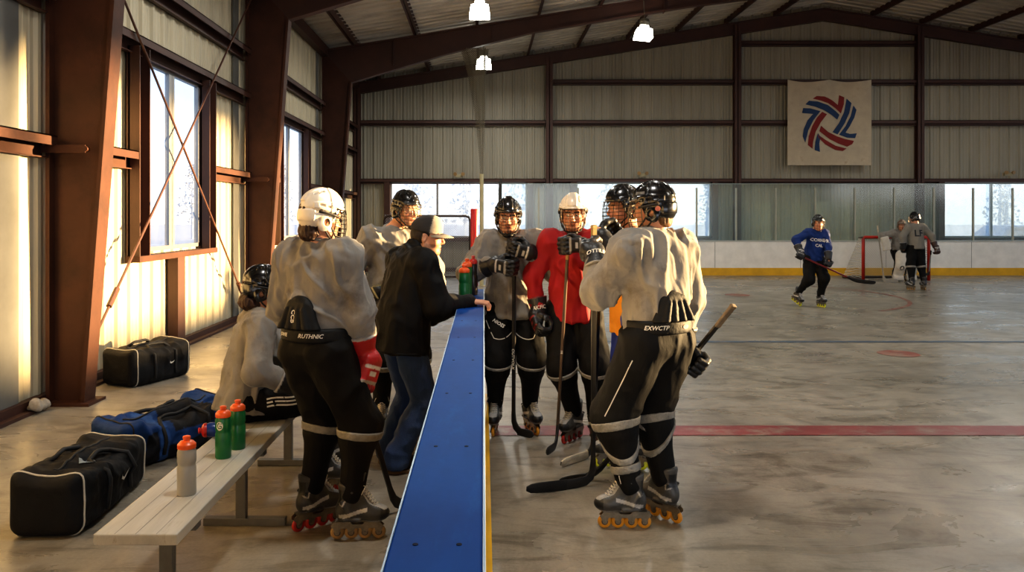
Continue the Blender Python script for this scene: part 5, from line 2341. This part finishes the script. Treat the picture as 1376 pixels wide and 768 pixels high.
# ---- orange jersey, half hidden, glove at the chin
g = Rig((1.0, 5.12, 1.02), 188, s=.985, lean=6, hyaw=196, hpitch=4, hoff=(-.015, .0, .02),
        R=dict(at=(.76, 5.22, 1.16), axis=(.05, -.12, 1), pole=(.2, .9, -.6)), L=dict(at=px(823, 311, 4.86), axis=(-.55, .1, .8), pole=(.2, -.5, -1)),
        fR=((1.10, 5.22), 160), fL=((.90, 5.30), 185))
root = person('player in yellow-orange jersey behind the nearest player, black glove raised to his cage', g.hip)
body(g, root)
helmet(g, root, M_HELB, M_CAGEB)
S = torso_sdf(g, .98, hem=-.08, pad=.98, sleeve=(.08, .07, .055), hemk=1.04)
soft('jersey', S, .011, M_ORJ, root, fold=.018, seed=71)
collar(g, root, M_ORJ)
SP = pants_sdf(g)
soft('pants', SP, .012, M_BLUEP, root, fold=.006, seed=72)
S2 = SDF()
for n in 'RL':
    h, kn, an = getattr(g, 'leg' + n)
    S2.ell(kn + g.B[:, 1] * .03, (.092, .092, .12), None, 0 if n == 'R' else .01)
    S2.cap(kn, an - nrm(an - kn) * .06, .094, .074, k=.02)
soft('shin_pads', S2, .011, M_BLACKP, root, fold=.004, seed=73) if False else None
for n in 'RL':
    h, kn, an = getattr(g, 'leg' + n)
    S2 = SDF()
    S2.ell(kn + g.B[:, 1] * .03, (.096, .096, .12), None, 0)
    S2.cap(kn, an - nrm(an - kn) * .06, .094, .074, k=.02)
    soft('shin_pad', S2, .011, M_BLACKP, root, fold=.004, seed=73)
feet(g, root, 'silver', 'yellow')
glove(g, 'R', root)
glove(g, 'L', root, trim=(.5, .42, .3))
stick('stick with white taped blade held by the player in the yellow-orange jersey', px(806, 352, 5.02), A(px(797, 603, 5.5)[0], 5.5, .0), A(px(751, 627, 5.28)[0], 5.28, 0), tape=M_WTAPE, t0=.1, curve=.02, texts=())

# ---- nearest player, right foreground
g = Rig((.955, 4.30, 1.02), 118, s=.985, lean=3, roll=-1, sh_yaw=122, hyaw=150, hpitch=3, hoff=(.02, .0, .005),
        R=dict(at=(1.185, 4.40, .885), axis=(-.55, .42, -.68), pole=(.9, -.3, .1)), L=dict(at=px(797, 336, 4.62), axis=(-.02, -.06, 1), pole=(-.1, -.55, -1)),
        fR=((1.0, 4.40), 132), fL=((.775, 4.26), 178))
root = person('nearest player with his back turned, grey jersey tucked behind black padded pants', g.hip)
body(g, root)
hair(g, root, .004, low=-.085, m=mat('dark_blond_hair', srgb(112, 78, 46), rough=.6, var=.5, scale=60, bump=.4, bscale=160))
ho = helmet(g, root, M_HELB)
S = torso_sdf(g, 1.03, hem=.06, pad=1.06, sleeve=(.094, .092, .060), hemk=1.0, hemtilt=(.9, -.35), hq=.76, hr=.93, cuff=-.10)
jr = soft('jersey', S, .009, M_GREYJ, root, fold=.024, seed=81)
collar(g, root, M_GREYJ)
SP = pants_sdf(g, r=(.140, .124, .088, .088, .070))
po = soft('pants', SP, .010, M_BLACKP, root, fold=.012, seed=82, mask=SHINM, freq=(9, 9, 7))
bo = kidney(g, root)
B = g.B
decal('pants_lettering', text_poly('EXWCTP', .032, shear=.3), g.hip + B @ A(-.13, -.15, .085), B[:, 0] * .8 - B[:, 1] * .6, B[:, 2], bo, M_LETTER, root)
decal('pants_badge', disc2(.013, 14, 1.9), g.hip + B @ A(.06, -.19, .085), B[:, 0], B[:, 2], bo, mat('red_badge', srgb(150, 30, 26), rough=.6, var=.2, scale=80), root)
h, kn, an = g.legL
out = nrm(A(-.4, -.9, 0))
decal('pants_piping', strip([(-.004 * k, .14 - .05 * k) for k in range(8)], .0028), (h + kn) / 2 + out * .13, np.cross(nrm(h - kn), out), nrm(h - kn), po, M_PIPING, root)
shins_tape(g, SP, root, t=.10, w=.024, diag='RL')
for n in 'L':
    h, kn, an = g.legL
    band('sock_tape', SP, kn, an, .66, .022, root, M_TAPE)
feet(g, root, 'graphite', 'amber')
glove(g, 'R', root, h=.005)
glove(g, 'L', root, h=.0048, text='OTTILES', trim=(.6, .57, .5))
Hh = g.H
bv = bvh_of(ho)
decal('helmet_sticker', rect2(.026, .015), g.head + Hh @ A(.03, -.12, .055), Hh[:, 0] * .98 + Hh[:, 1] * .0, Hh[:, 2], bv, M_LETTER, root, dens=.012, off=.003)
decal('helmet_sticker', disc2(.014, 16), g.head + Hh @ A(-.10, -.05, .0), -Hh[:, 1], Hh[:, 2], bv, mat('pink_sticker', srgb(206, 128, 116), rough=.4, var=.2, scale=60), root, off=.003)
decal('helmet_sticker', rect2(.03, .008), g.head + Hh @ A(-.11, .05, .09), -Hh[:, 1], Hh[:, 2], bv, mat('silver_sticker', srgb(150, 150, 150), rough=.3, metal=.5, var=.5, scale=60), root, dens=.012, off=.003)
stick('long black stick held upright in the raised left glove of the nearest player', px(798, 303, 4.6), A(px(797, 640, 4.93)[0], 4.93, .0), A(px(711, 667, 4.72)[0], 4.72, 0), tape=M_BTAPE, t0=.35, curve=-.03, grip=M_TANTAPE,
      texts=(('2LF', .76, .036, M_LETTER),), blade_h=.066, view=(0, -1, .1))
bt, h2 = px(986, 410, 4.28), A(px(800, 634, 5.0)[0], 5.02, .0)
stick('black stick slanting down behind the legs of the nearest player from his lowered right glove', bt, h2, h2 + A(-.24, -.06, 0), texts=(('CEO', .86, .034, M_LETTER),), grip=mat('worn_grey_grip_tape', srgb(120, 104, 84), rough=.8, var=.4, scale=30), curve=.02)

# ---- far skater in blue
g = Rig((6.19, 14.66, .925), -80, s=.905, lean=9, roll=-3, hyaw=-84, hpitch=8,
        R=dict(at=px(1074, 343, 14.35), axis=(.85, 0, -.35), pole=(-1, .4, .2)), L=dict(at=px(1114, 359, 14.25), axis=(.85, 0, -.35), pole=(1, .4, .0)),
        fR=((5.93, 14.86), -70, 24, .05), fL=((6.30, 14.6), -82))
root = person('skater in royal blue jersey gliding across the far rink with a stick', g.hip)
body(g, root, lo=True, tone=SKIN0 * A(1, .9, .85))
helmet(g, root, M_HELB, lo=True)
S = torso_sdf(g, 1.0, hem=-.06, pad=1.0, sleeve=(.084, .076, .055), hemk=1.04)
jr = soft('jersey', S, .016, M_BLUEJ, root, fold=.018, seed=91)
bv = bvh_of(jr)
at = g.neck - g.C[:, 2] * .16 + g.C[:, 1] * .15
decal('chest_lettering', text_poly('CORNER', .078), at, -g.C[:, 0], g.C[:, 2], bv, M_LETTER, root, off=.006)
decal('chest_lettering', text_poly('CAL', .075), at - g.C[:, 2] * .10, -g.C[:, 0], g.C[:, 2], bv, M_LETTER, root, off=.006)
SP = pants_sdf(g)
soft('pants', SP, .017, M_BLACKP, root, fold=.011, seed=92)
feet(g, root, 'black', 'yellow', lo=True)
glove(g, 'R', root, h=.008)
glove(g, 'L', root, h=.008)
pa, pb = px(1070, 341, 14.36), px(1140, 373, 14.2)
stick('black and red stick held low across the body of the skater in blue', pa, pb + A(.12, .0, -.05), px(1177, 381, 14.1), shaft=mat('dark_red_stick_shaft', srgb(110, 30, 34), rough=.35, var=.3, scale=8), curve=.03, blade_h=.075)

# ---- goalkeeper in front of the net
g = Rig((10.82, 20.35, .80), -95, s=.93, lean=14, hyaw=-100, hpitch=8,
        R=dict(at=px(1190, 327, 20.05), axis=(-.55, 0, .8), pole=(-1, .2, -.3)), L=dict(at=px(1222, 333, 20.0), axis=(.1, -.3, .9), pole=(1, .2, -.4)),
        fR=((10.68, 20.3), -98), fL=((11.02, 20.3), -84))
root = person('goalkeeper in grey jersey and white leg pads standing in front of the red goal', g.hip)
body(g, root, lo=True)
helmet(g, root, mat('grey_goalie_mask', srgb(120, 100, 84), rough=.4, var=.3, scale=20), lo=True)
S = torso_sdf(g, 1.08, hem=-.05, pad=1.1, sleeve=(.1, .095, .07), hemk=1.06)
soft('jersey', S, .018, M_GREYJ, root, fold=.018, seed=101)
SP = pants_sdf(g, r=(.13, .11, .09, .09, .07))
soft('pants', SP, .018, M_BLACKP, root, fold=.011, seed=102)
for n in 'RL':
    h, kn, an = getattr(g, 'leg' + n)
    base, M = getattr(g, 'foot' + n)
    S = SDF()
    fw = g.B[:, 1] * A(1, 1, 0)
    S.cap(kn + fw * .09 + A(0, 0, .20), kn + fw * .1 - A(0, 0, .05), .135, .14, k=0, flat=fw, q=.5)
    S.cap(kn + fw * .1 - A(0, 0, .05), base + fw * .14 + A(0, 0, .12), .14, .125, k=.02, flat=fw, q=.5)
    S.box(base + fw * .2 + A(0, 0, .11), (.13, .06, .07), M, rad=.04, k=.03)
    pd_ = soft('leg_pad', S, .014, mat('white_leg_pad', srgb(204, 198, 186), rough=.5, var=.15, scale=8), root)
    decal('pad_mark', disc2(.055, 14), kn + fw * .25 - A(0, 0, .12), -g.B[:, 0], A(0, 0, 1), pd_, M_DKLETTER, root, off=.006)
feet(g, root, 'black', 'tan', lo=True)
S = SDF()
gp, Hm = g.handR[0], g.handR[1]
S.box(gp + A(-.03, -.07, 0), (.10, .035, .18), rmat(-90, 0, 12), rad=.025)
soft('blocker', S, .012, mat('white_leg_pad', (1, 1, 1)), root)
glove(g, 'R', root, h=.009)
glove(g, 'L', root, (.03, .03, .03), h=.009)
b0 = px(1179, 303, 20.15)
hl = A(px(1188, 372, 20.0)[0], 20.0, 0)
stick('goalie stick held upright in the blocker of the goalkeeper', b0, hl, hl + A(.36, -.02, 0), shaft=mat('grey_goalie_stick', srgb(150, 142, 128), rough=.5, var=.2), blade=mat('grey_goalie_stick', (1, 1, 1)), blade_h=.11, grip=M_WTAPE)

# ---- player with lettering on the back, beside the goal
g = Rig((9.98, 18.05, .985), 92, s=.905, lean=3, hyaw=110, hpitch=5,
        R=dict(at=px(1258, 337, 17.9), axis=(.95, 0, .12), pole=(.9, -.4, .1)), L=dict(at=px(1215, 335, 18.1), axis=(.2, .5, .9), pole=(-1, -.3, -.1)),
        fR=((10.13, 18.0), 80), fL=((9.84, 18.0), 100))
root = person('player with dark lettering on the back of a grey jersey, standing before the goalkeeper', g.hip)
body(g, root, lo=True)
helmet(g, root, M_HELB, lo=True)
S = torso_sdf(g, 1.02, hem=-.04, pad=1.02, sleeve=(.088, .08, .058), hemk=1.04)
jr = soft('jersey', S, .017, mat('mid_grey_jersey', srgb(124, 120, 112), rough=.85, var=.12, scale=5), root, fold=.010, seed=111)
decal('back_lettering', text_poly('LF', .21), g.neck - g.C[:, 2] * .20 - g.C[:, 1] * .16, g.C[:, 0], g.C[:, 2], jr, M_DKLETTER, root, off=.008)
SP = pants_sdf(g)
soft('pants', SP, .017, M_BLACKP, root, fold=.011, seed=112)
shins_tape(g, SP, root)
feet(g, root, 'black', 'tan', lo=True)
glove(g, 'R', root, (.05, .02, .015), h=.008)
glove(g, 'L', root, h=.008)
q0 = g.handR[0]
stick('pale stick held out level in the right glove of the player with back lettering', q0 + A(-.12, 0, 0), q0 + A(.35, .9, -.62), q0 + A(.45, 1.2, -.66), shaft=mat('pale_stick_shaft', srgb(150, 156, 160), rough=.4, var=.2), curve=.02)

# ---- the goal they stand at
gl = thing('hockey_goal', 'red pipe goal with white net by the far boards', 'goal', (11.0, 20.9, 0))
gx0, gx1, gy, gz = px(1160, 340, 20.6)[0], px(1248, 340, 20.6)[0], 20.6, 1.14
M_GOAL = mat('red_goal_pipe', srgb(172, 40, 26), rough=.4, var=.2, scale=5)
mb = MB()
mb.tube([(gx0, gy, 0), (gx0, gy, gz - .05), (gx0 + .03, gy, gz), (gx1 - .03, gy, gz), (gx1, gy, gz - .05), (gx1, gy, 0)], .042, n=10)
mb.build('front_frame', M_GOAL, gl, smooth=True)
mb = MB()
mb.tube([(gx0, gy, .03), (gx0 - .15, gy + .85, .03), (gx1 + .15, gy + .85, .03), (gx1, gy, .03)], .03, n=8)
mb.tube([(gx0, gy, gz), (gx0 + .1, gy + .45, gz - .02), (gx1 - .1, gy + .45, gz - .02), (gx1, gy, gz)], .022, n=8)
mb.build('rear_frame', mat('dark_goal_base', srgb(70, 58, 52), rough=.5, var=.2), gl, smooth=True)
mb = MB()
ra, rb = [], []
for k in range(25):
    t = k / 24
    if t < .25:
        u = t / .25
        a, b = A(gx0 + .1 * u, gy + .45 * u, gz - .02 * u), A(gx0 - .15 * u, gy + .85 * u, .04)
    elif t < .75:
        u = (t - .25) / .5
        a, b = A(gx0 + .1 + (gx1 - gx0 - .2) * u, gy + .45, gz - .02), A(gx0 - .15 + (gx1 - gx0 + .3) * u, gy + .85, .04)
    else:
        u = (t - .75) / .25
        a, b = A(gx1 - .1 + .1 * u, gy + .45 * (1 - u), gz - .02 * (1 - u)), A(gx1 + .15 - .15 * u, gy + .85 * (1 - u), .04)
    ra.append(a)
    rb.append(b)
vs, fs = [], []
for k in range(25):
    for j in range(5):
        u = j / 4
        vs.append(ra[k] * (1 - u) + rb[k] * u)
for k in range(24):
    for j in range(4):
        q = k * 5 + j
        fs.append((q, q + 5, q + 6, q + 1))
mb._add(vs, fs)
mb._add([ra[0], ra[6], ra[18], ra[24]], [(0, 1, 2, 3)])
mb.build('net', net_mat('goal_netting', srgb(196, 190, 176), 17, .10, (0, 2)), gl)
# ================================================================== bench, bottles, bags, small things
M_BENCH = mat('scuffed_pale_bench_plank', srgb(176, 174, 166), rough=.38, var=.22, scale=2.5, stretch=(5, .5, 2), spec=.5, col2=srgb(140, 132, 118), blotch=(5, .56, .72), bump=.12, bscale=30, bstretch=(3, .3, 1))
M_GALV = mat('dull_galvanised_steel', srgb(104, 104, 102), rough=.45, metal=.5, var=.25, scale=7)
bx0_, bx1_, by0, by1 = -1.535, -1.205, 3.07, 5.55
t = thing('bench', 'long low pale plank bench with bottles and a seated player on it', 'bench', ((bx0_ + bx1_) / 2, (by0 + by1) / 2, 0))
mb = MB()
mb.obox(((bx0_ + bx1_) / 2, (by0 + by1) / 2, .4275), ((bx1_ - bx0_) / 2, (by1 - by0) / 2, .0225), bev=.006)
mb.build('seat_plank', M_BENCH, t)
mb = MB()
for k in range(1, 4):
    x = bx0_ + (bx1_ - bx0_) * k / 4
    mb.box((x - .0016, by0 + .004, .4495), (x + .0016, by1 - .004, .4506))
    mb.build('plank_groove', mat('plank_groove', srgb(140, 138, 132), var=.2), t)
    mb = MB()
for y in (3.3, 4.31, 5.34):
    xc = -1.335
    mb = MB()
    mb.obox((xc, y, .215), (.028, .022, .19), bev=.003)
    mb.obox((xc, y, .396), (.13, .03, .012))
    lg = mb.build('leg', M_GALV, t)
    mb = MB()
    mb.obox((xc + .02, y, .021), (.225, .024, .02), bev=.003)
    mb.build('foot_bar', M_GALV, lg)

M_GREENB = mat('green_bottle_plastic', srgb(20, 104, 58), rough=.3, var=.12, scale=6, spec=.5)
M_GREYB = mat('grey_bottle_plastic', srgb(158, 158, 154), rough=.35, var=.1, scale=6, spec=.5)
M_ORCAP = mat('orange_bottle_lid', srgb(226, 92, 34), rough=.35, var=.1, scale=8)
M_DARKB = mat('dark_bottle_plastic', srgb(40, 34, 34), rough=.25, var=.1, scale=8)
M_REDCAP = mat('red_bottle_lid', srgb(180, 40, 36), rough=.35, var=.1)


def bottle(label, p, r, h, m, lid, mark=None, R=None, group=None):
    R = np.eye(3) if R is None else R
    p = np.asarray(p, float)
    t = thing('water_bottle', label, 'bottle', p, group)
    mb = MB()
    mb.lathe([(r * .92, 0), (r, .006), (r, h * .46), (r * .93, h * .49), (r * .93, h * .53), (r, h * .56), (r, h * .72), (r * .9, h * .78), (r * .86, h * .80)], p, R, n=28)
    o = smooth_by_angle(mb.build('bottle_body', m, t), 40)
    mb = MB()
    mb.lathe([(r * .97, h * .79), (r * .99, h * .80), (r * .97, h * .86), (r * .7, h * .905), (r * .4, h * .92)], p, R, n=28)
    l = smooth_by_angle(mb.build('lid', lid, t), 40)
    mb = MB()
    mb.lathe([(r * .36, h * .91), (r * .34, h * .945), (r * .42, h * .955), (r * .40, h * .99), (r * .2, h)], p, R, n=16)
    smooth_by_angle(mb.build('spout', lid, l), 40)
    if mark is not None:
        decal('bottle_mark', disc2(r * .55, 18, .8), p + A(0, -r - .03, h * .64) + A(mark, 0, 0), (1, 0, 0), (0, 0, 1), o, M_LETTER, t, dens=.012, off=.001)
        decal('bottle_mark', strip([(0.012, .012), (-.006, .014), (-.012, 0), (-.004, -.013), (.010, -.010), (.010, 0), (.0, 0)], .0028), p + A(0, -r - .03, h * .64) + A(mark, 0, 0), (1, 0, 0), (0, 0, 1), o, M_GREENB, t, off=.002)
    return t


bottle('grey bottle with orange lid, alone near the middle of the bench', (-1.338, 3.52, .45), .0415, .262, M_GREYB, M_ORCAP)
bottle('green bottle with orange lid and white mark, nearer of the pair on the bench', (-1.35, 4.05, .45), .0405, .268, M_GREENB, M_ORCAP, mark=-.006)
bottle('green bottle with orange lid standing just behind the marked green bottle on the bench', (-1.325, 4.21, .45), .0405, .262, M_GREENB, M_ORCAP)
bottle('blue bottle with red lid lying on its side on the bench beside the seated player', (-1.40, 4.47, .492), .04, .22, mat('blue_bottle_plastic', srgb(30, 60, 130), rough=.3, var=.1), M_REDCAP, R=rot_to(A(-1, -.35, .0)))
bottle('green bottle with orange lid on the blue cap rail, nearest the coach\'s sleeve', (-.135, 5.42, 1.0995), .039, .265, M_GREENB, M_ORCAP)
bottle('second green bottle on the blue cap rail, behind the first one', (-.122, 5.72, 1.0995), .037, .29, M_GREENB, M_ORCAP)
bottle('dark bottle with red lid standing on the blue cap rail behind the green bottles', (-.080, 5.95, 1.0995), .034, .30, M_DARKB, M_REDCAP)

# ------------------------------------------------------------------ duffel bags
M_BAGB = mat('black_bag_nylon', (1, 1, 1), rough=.75, spec=.25, var=.3, scale=9, vcol=True, bump=.4, bscale=34)
M_WEB = mat('black_webbing', srgb(26, 26, 28), rough=.7, var=.2, scale=30)
M_PIPE = mat('pale_bag_piping', srgb(196, 190, 176), rough=.6, var=.15)


def duffel(label, c, yaw, L, W, H, colf, sag=.06, pipe=M_PIPE, seed=1, slump=.0, logo=True, fold=.016):
    """soft bag: its near end panel faces -local y; the body sags between the two stiffer ends"""
    c = np.asarray(c, float)
    t = thing('duffel_bag', label, 'bag', c)
    M = rmat(yaw)
    S = SDF()
    n = 7
    for k in range(n):
        u = -1 + 2 * k / (n - 1)
        hh = H * (1 - sag * (1 - u * u) * 2.2 - slump * (u + 1) / 2)
        ww = W * (1 + .05 * (1 - u * u))
        S.box(c + M @ A(0, u * (L / 2 - .07), hh / 2), (ww / 2, .10, hh / 2), M, rad=.075, k=.05 if k else 0)
    S.cap(c + M @ A(-.02, -L / 2 + .1, H * .86), c + M @ A(.03, L / 2 - .1, H * (.84 - slump)), .05, .045, k=.05)
    v, q = S.mesh(.013)
    loc = (v - c) @ M
    endw = np.clip((L / 2 - np.abs(loc[:, 1])) / .16, .15, 1) * np.clip(loc[:, 2] / .08, 0, 1)
    v2 = folds(v, q, fold, (7, 7, 5), seed)
    v = v + (v2 - v) * endw[:, None]
    top = np.clip(loc[:, 2] / H - .45, 0, 1)
    v[:, 2] -= top * H * (.16 * (1 - np.clip(np.abs(loc[:, 0]) / (W * .5), 0, 1) ** 2) + .16 * (noise3(loc * 3.2 + seed, seed) + .4) + .10 * (loc[:, 0] / W + .5))
    v[:, 2] = np.maximum(v[:, 2], .004)
    loc = (v - c) @ M
    body_ = mesh_obj('bag_body', v, q, M_BAGB, t, True, colf(loc, L, W, H))
    bv = bvh_of(body_)
    for e in (-1, 1):
        hh = H * (1 - (slump if e > 0 else 0))
        pts = []
        for k in range(40):
            a = 2 * math.pi * k / 40
            ca, sa = math.cos(a), math.sin(a)
            ex = lambda z: math.copysign(abs(z) ** .55, z)
            d = M @ A(ex(ca) * W * .5, 0, ex(sa) * hh * .5)
            o = c + M @ A(0, e * (L / 2 - .035), hh * .48)
            hit = bv.ray_cast(Vector(o + d * 1.6), Vector(-nrm(d)), 1.)
            p = np.array(hit[0]) if hit[0] is not None else o + d
            p[2] = max(p[2], .008)
            pts.append(p + nrm(d) * .003)
        mb = MB()
        mb.tube(pts, .0055, n=6, closed=True)
        mb.build('piping', pipe, t, smooth=True)
    # zip along the top and two carrying handles
    def down(r, f, up=.01):
        p = c + M @ A(r, f, H * 1.5)
        hit = bv.ray_cast(Vector(p), Vector((0, 0, -1)), 2.)
        return (np.array(hit[0]) if hit[0] is not None else c + M @ A(r, f, H)) + A(0, 0, up)
    mb = MB()
    mb.tube([down(.0, f, .001) for f in np.linspace(-L / 2 + .1, L / 2 - .1, 16)], .008, n=6)
    mb.build('zip', M_WEB, t, smooth=True)
    for s in (-1, 1):
        mb = MB()
        rings = []
        for k in range(19):
            u = k / 18
            f = -L * .2 + L * .4 * u
            side = W * .5 + .02
            if u < .28:
                z = H * (.15 + .55 * u / .28)
                fr = -L * .2
            elif u > .72:
                z = H * (.15 + .55 * (1 - u) / .28)
                fr = L * .2
            else:
                w = (u - .28) / .44
                z = None
                fr = -L * .2 + L * .4 * w
            if z is not None:
                o = c + M @ A(s * W, fr, z)
                hit = bv.ray_cast(Vector(o), Vector(M @ A(-s, 0, 0)), W * 1.5)
                p = np.array(hit[0]) if hit[0] is not None else c + M @ A(s * W / 2, fr, z)
                p = p + M @ A(s * .006, 0, 0)
            else:
                p = down(s * W * .24, fr, .012 + .03 * math.sin(math.pi * w))
            rings.append(p)
        mb.tube(rings, .014, n=6, flat=(0, 0, 1))
        mb.build('handle', M_WEB, t, smooth=True)
    if logo:
        sw = [(-.055, .020), (-.05, -.012), (-.028, -.024), (.0, -.014), (.06, .022), (.0, -.002), (-.026, -.008), (-.044, .002)]
        decal('bag_logo', (sw, [(0, 1, 7), (1, 2, 6, 7), (2, 3, 5, 6), (3, 4, 5)]), c + M @ A(W * .5 + .05, logo, H * .45), M @ A(0, 1, 0), (0, 0, 1), body_, M_LETTER, t, off=.004)
    return t, body_, M


def black(loc, L, W, H):
    c = np.tile((.007, .007, .008), (len(loc), 1))
    c[np.abs(loc[:, 1]) > L / 2 - .06] = (.009, .009, .010)
    return c


def blue(loc, L, W, H):
    c = np.tile((.010, .045, .17), (len(loc), 1))
    u = loc[:, 1] / L
    c[(loc[:, 2] > H * .55) & (u > -.12) & (u < .28)] = (.010, .010, .012)
    c[(loc[:, 2] < H * .30)] = (.010, .011, .016)
    c[(np.abs(u + .20) < .035) & (loc[:, 2] < H * .8)] = (.03, .09, .28)
    c[(np.abs(u + .30) < .05) & (loc[:, 2] < H * .6)] = (.010, .011, .016)
    return c


t, bo_, M = duffel('nearest black duffel bag, pale piping on its end, on the floor beside the bench', (-2.335, 4.56, 0), 92, .88, .38, .385, black, sag=.07, slump=.12, seed=3, fold=.026, logo=.06)
decal('bag_label', ([(-.05, -.03), (.03, -.035), (.055, .0), (.02, .04), (-.04, .03)], [(0, 1, 2, 3, 4)]), (-2.24, 4.42, .55), (.8, .6, 0), (-.6, .8, 0), bo_, mat('pale_crumpled_label', srgb(136, 150, 160), rough=.6, var=.3, scale=40), t, off=.006, dens=.02)
duffel('blue and black duffel bag on the floor behind the nearest black bag', (-2.30, 5.66, 0), 60, .90, .42, .37, blue, sag=.13, slump=-.04, pipe=M_WEB, seed=9, logo=None, fold=.034)
duffel('black duffel bag lying against the left wall beyond the brown column', (-3.50, 8.14, 0), 68, .76, .44, .42, black, sag=.06, slump=.0, fold=.026, seed=15, logo=.12)

# crumpled paper by the wall base
S = SDF()
S.ell((-3.86, 6.72, .06), (.06, .05, .06), k=0)
S.ell((-3.84, 6.80, .05), (.05, .05, .05), k=.02)
S.cut((0, 0, .03), (0, 0, -1))
o = soft('crumpled_paper', S, .01, mat('dirty_white_paper', srgb(170, 160, 146), rough=.9, var=.3, scale=20), None, fold=.02, seed=5, freq=(22, 22, 22))
tag(o, 'scrap of crumpled pale paper on the base of the left wall before the first column', 'paper')

# equipment cart far behind the players
ct = thing('equipment_cart', 'dark shelf cart by the left wall, far behind the white helmet player', 'cart', (-2.75, 17.3, 0))
M_CART = mat('dark_cart_steel', srgb(52, 46, 42), rough=.5, var=.2, scale=5)
for x in (-3.02, -2.50):
    for y in (17.0, 17.5):
        mb = MB()
        mb.box((x - .02, y - .02, 0.1), (x + .02, y + .02, 1.0))
        mb.build('post', M_CART, ct)
        mb = MB()
        mb.cyl((x - .015, y, .05), (x + .015, y, .05), .05, n=14)
        mb.build('caster', M_WEB, ct)
for z in (.16, .56, .96):
    mb = MB()
    mb.box((-3.05, 16.97, z), (-2.47, 17.53, z + .03))
    mb.build('shelf', M_CART, ct)
for i, (x, z, w, h, col, lab) in enumerate(((-2.90, .99, .11, .10, srgb(140, 112, 72), 'small brown carton on the top shelf of the far cart'), (-2.63, .59, .13, .26, srgb(96, 92, 60), 'olive box on the middle shelf of the far cart'),
                                          (-2.80, .19, .20, .24, srgb(60, 56, 50), 'dark crate on the lowest shelf of the far cart'))):
    mb = MB()
    mb.obox((x, 17.2, z + h / 2), (w, .15, h / 2), bev=.006)
    mb.box((x - .02, 17.04, z + h - .002), (x + .02, 17.36, z + h + .002), 1)
    o = mb.build('box', [mat('cart_box_%d' % i, col, rough=.8, var=.25, scale=5), M_TANTAPE])
    tag(o, lab, 'box')
# ================================================================== light and camera
w = bpy.data.worlds.new('World')
SC.world = w
w.use_nodes = True
nt = w.node_tree
N, L = nt.nodes, nt.links
tc = N.new('ShaderNodeTexCoord')
sp = N.new('ShaderNodeSeparateXYZ')
L.new(tc.outputs['Generated'], sp.inputs[0])
rp = N.new('ShaderNodeValToRGB')
e = rp.color_ramp.elements
e[0].position, e[0].color = 0.0, (.98, .93, .88, 1)
e[1].position, e[1].color = .55, (.34, .52, .86, 1)
x = e.new(.10)
x.color = (.80, .88, 1.0, 1)
L.new(sp.outputs['Z'], rp.inputs['Fac'])
bg = N['Background']
L.new(rp.outputs['Color'], bg.inputs['Color'])
bg.inputs['Strength'].default_value = SKY

az, el = math.radians(SUN_AZ), math.radians(SUN_EL)
d = Vector((-math.cos(az) * math.cos(el), math.sin(az) * math.cos(el), -math.sin(el)))
sl = bpy.data.lights.new('low_sun', 'SUN')
sl.energy = SUN
sl.color = (1.0, .68, .33)
sl.angle = math.radians(1.2)
so = bpy.data.objects.new('low_sun', sl)
so.rotation_euler = d.to_track_quat('-Z', 'Y').to_euler()
so.location = (30, -10, 8)
COL.objects.link(so)

# light at the built high-bay lamps, plus added fixtureless ones for ambient light
for i, (x, y, z) in enumerate([tuple(c) for c in LAMPS] + [(7.6, 13, 6.6), (13, 19, 6.6), (13, 8, 6.6), (4, 8.5, 6), (0, 3.5, 5.6), (7, 2, 6.5), (-1, 9, 5.4)]):
    l = bpy.data.lights.new('lamp_and_added_light', 'AREA')
    l.shape = 'SQUARE'
    l.size = .4
    l.energy = LAMP
    l.color = (1, .97, .9)
    o = bpy.data.objects.new('lamp_and_added_light', l)
    o.location = (x, y, z - .03)
    COL.objects.link(o)

# sky portals in the big openings (sampling guides for the daylight that comes through them)
for loc, rot, sx, sy in (((7.5, YF, 2.3), (math.radians(90), 0, 0), 16, 4.6),
                         ((XR_, 6.05, 4.05), (0, math.radians(90), 0), 2.6, 35)):
    l = bpy.data.lights.new('sky_portal', 'AREA')
    l.shape = 'RECTANGLE'
    l.size, l.size_y = sx, sy
    l.cycles.is_portal = True
    o = bpy.data.objects.new('sky_portal', l)
    o.location = loc
    o.rotation_euler = rot
    COL.objects.link(o)

cam = bpy.data.cameras.new('camera')
cam.sensor_width = 36
cam.lens = 36 * FPX / 1376
cam.shift_x = (688 - VX) / 1376
cam.shift_y = -(384 - HZ) / 1376
cam.clip_start = .05
cam.clip_end = 400
co = bpy.data.objects.new('camera', cam)
co.location = (0, 0, CAMZ)
co.rotation_euler = (math.radians(90), 0, 0)
COL.objects.link(co)
SC.camera = co
SC.view_settings.view_transform, SC.view_settings.look = VIEW
SC.view_settings.exposure = EXPO
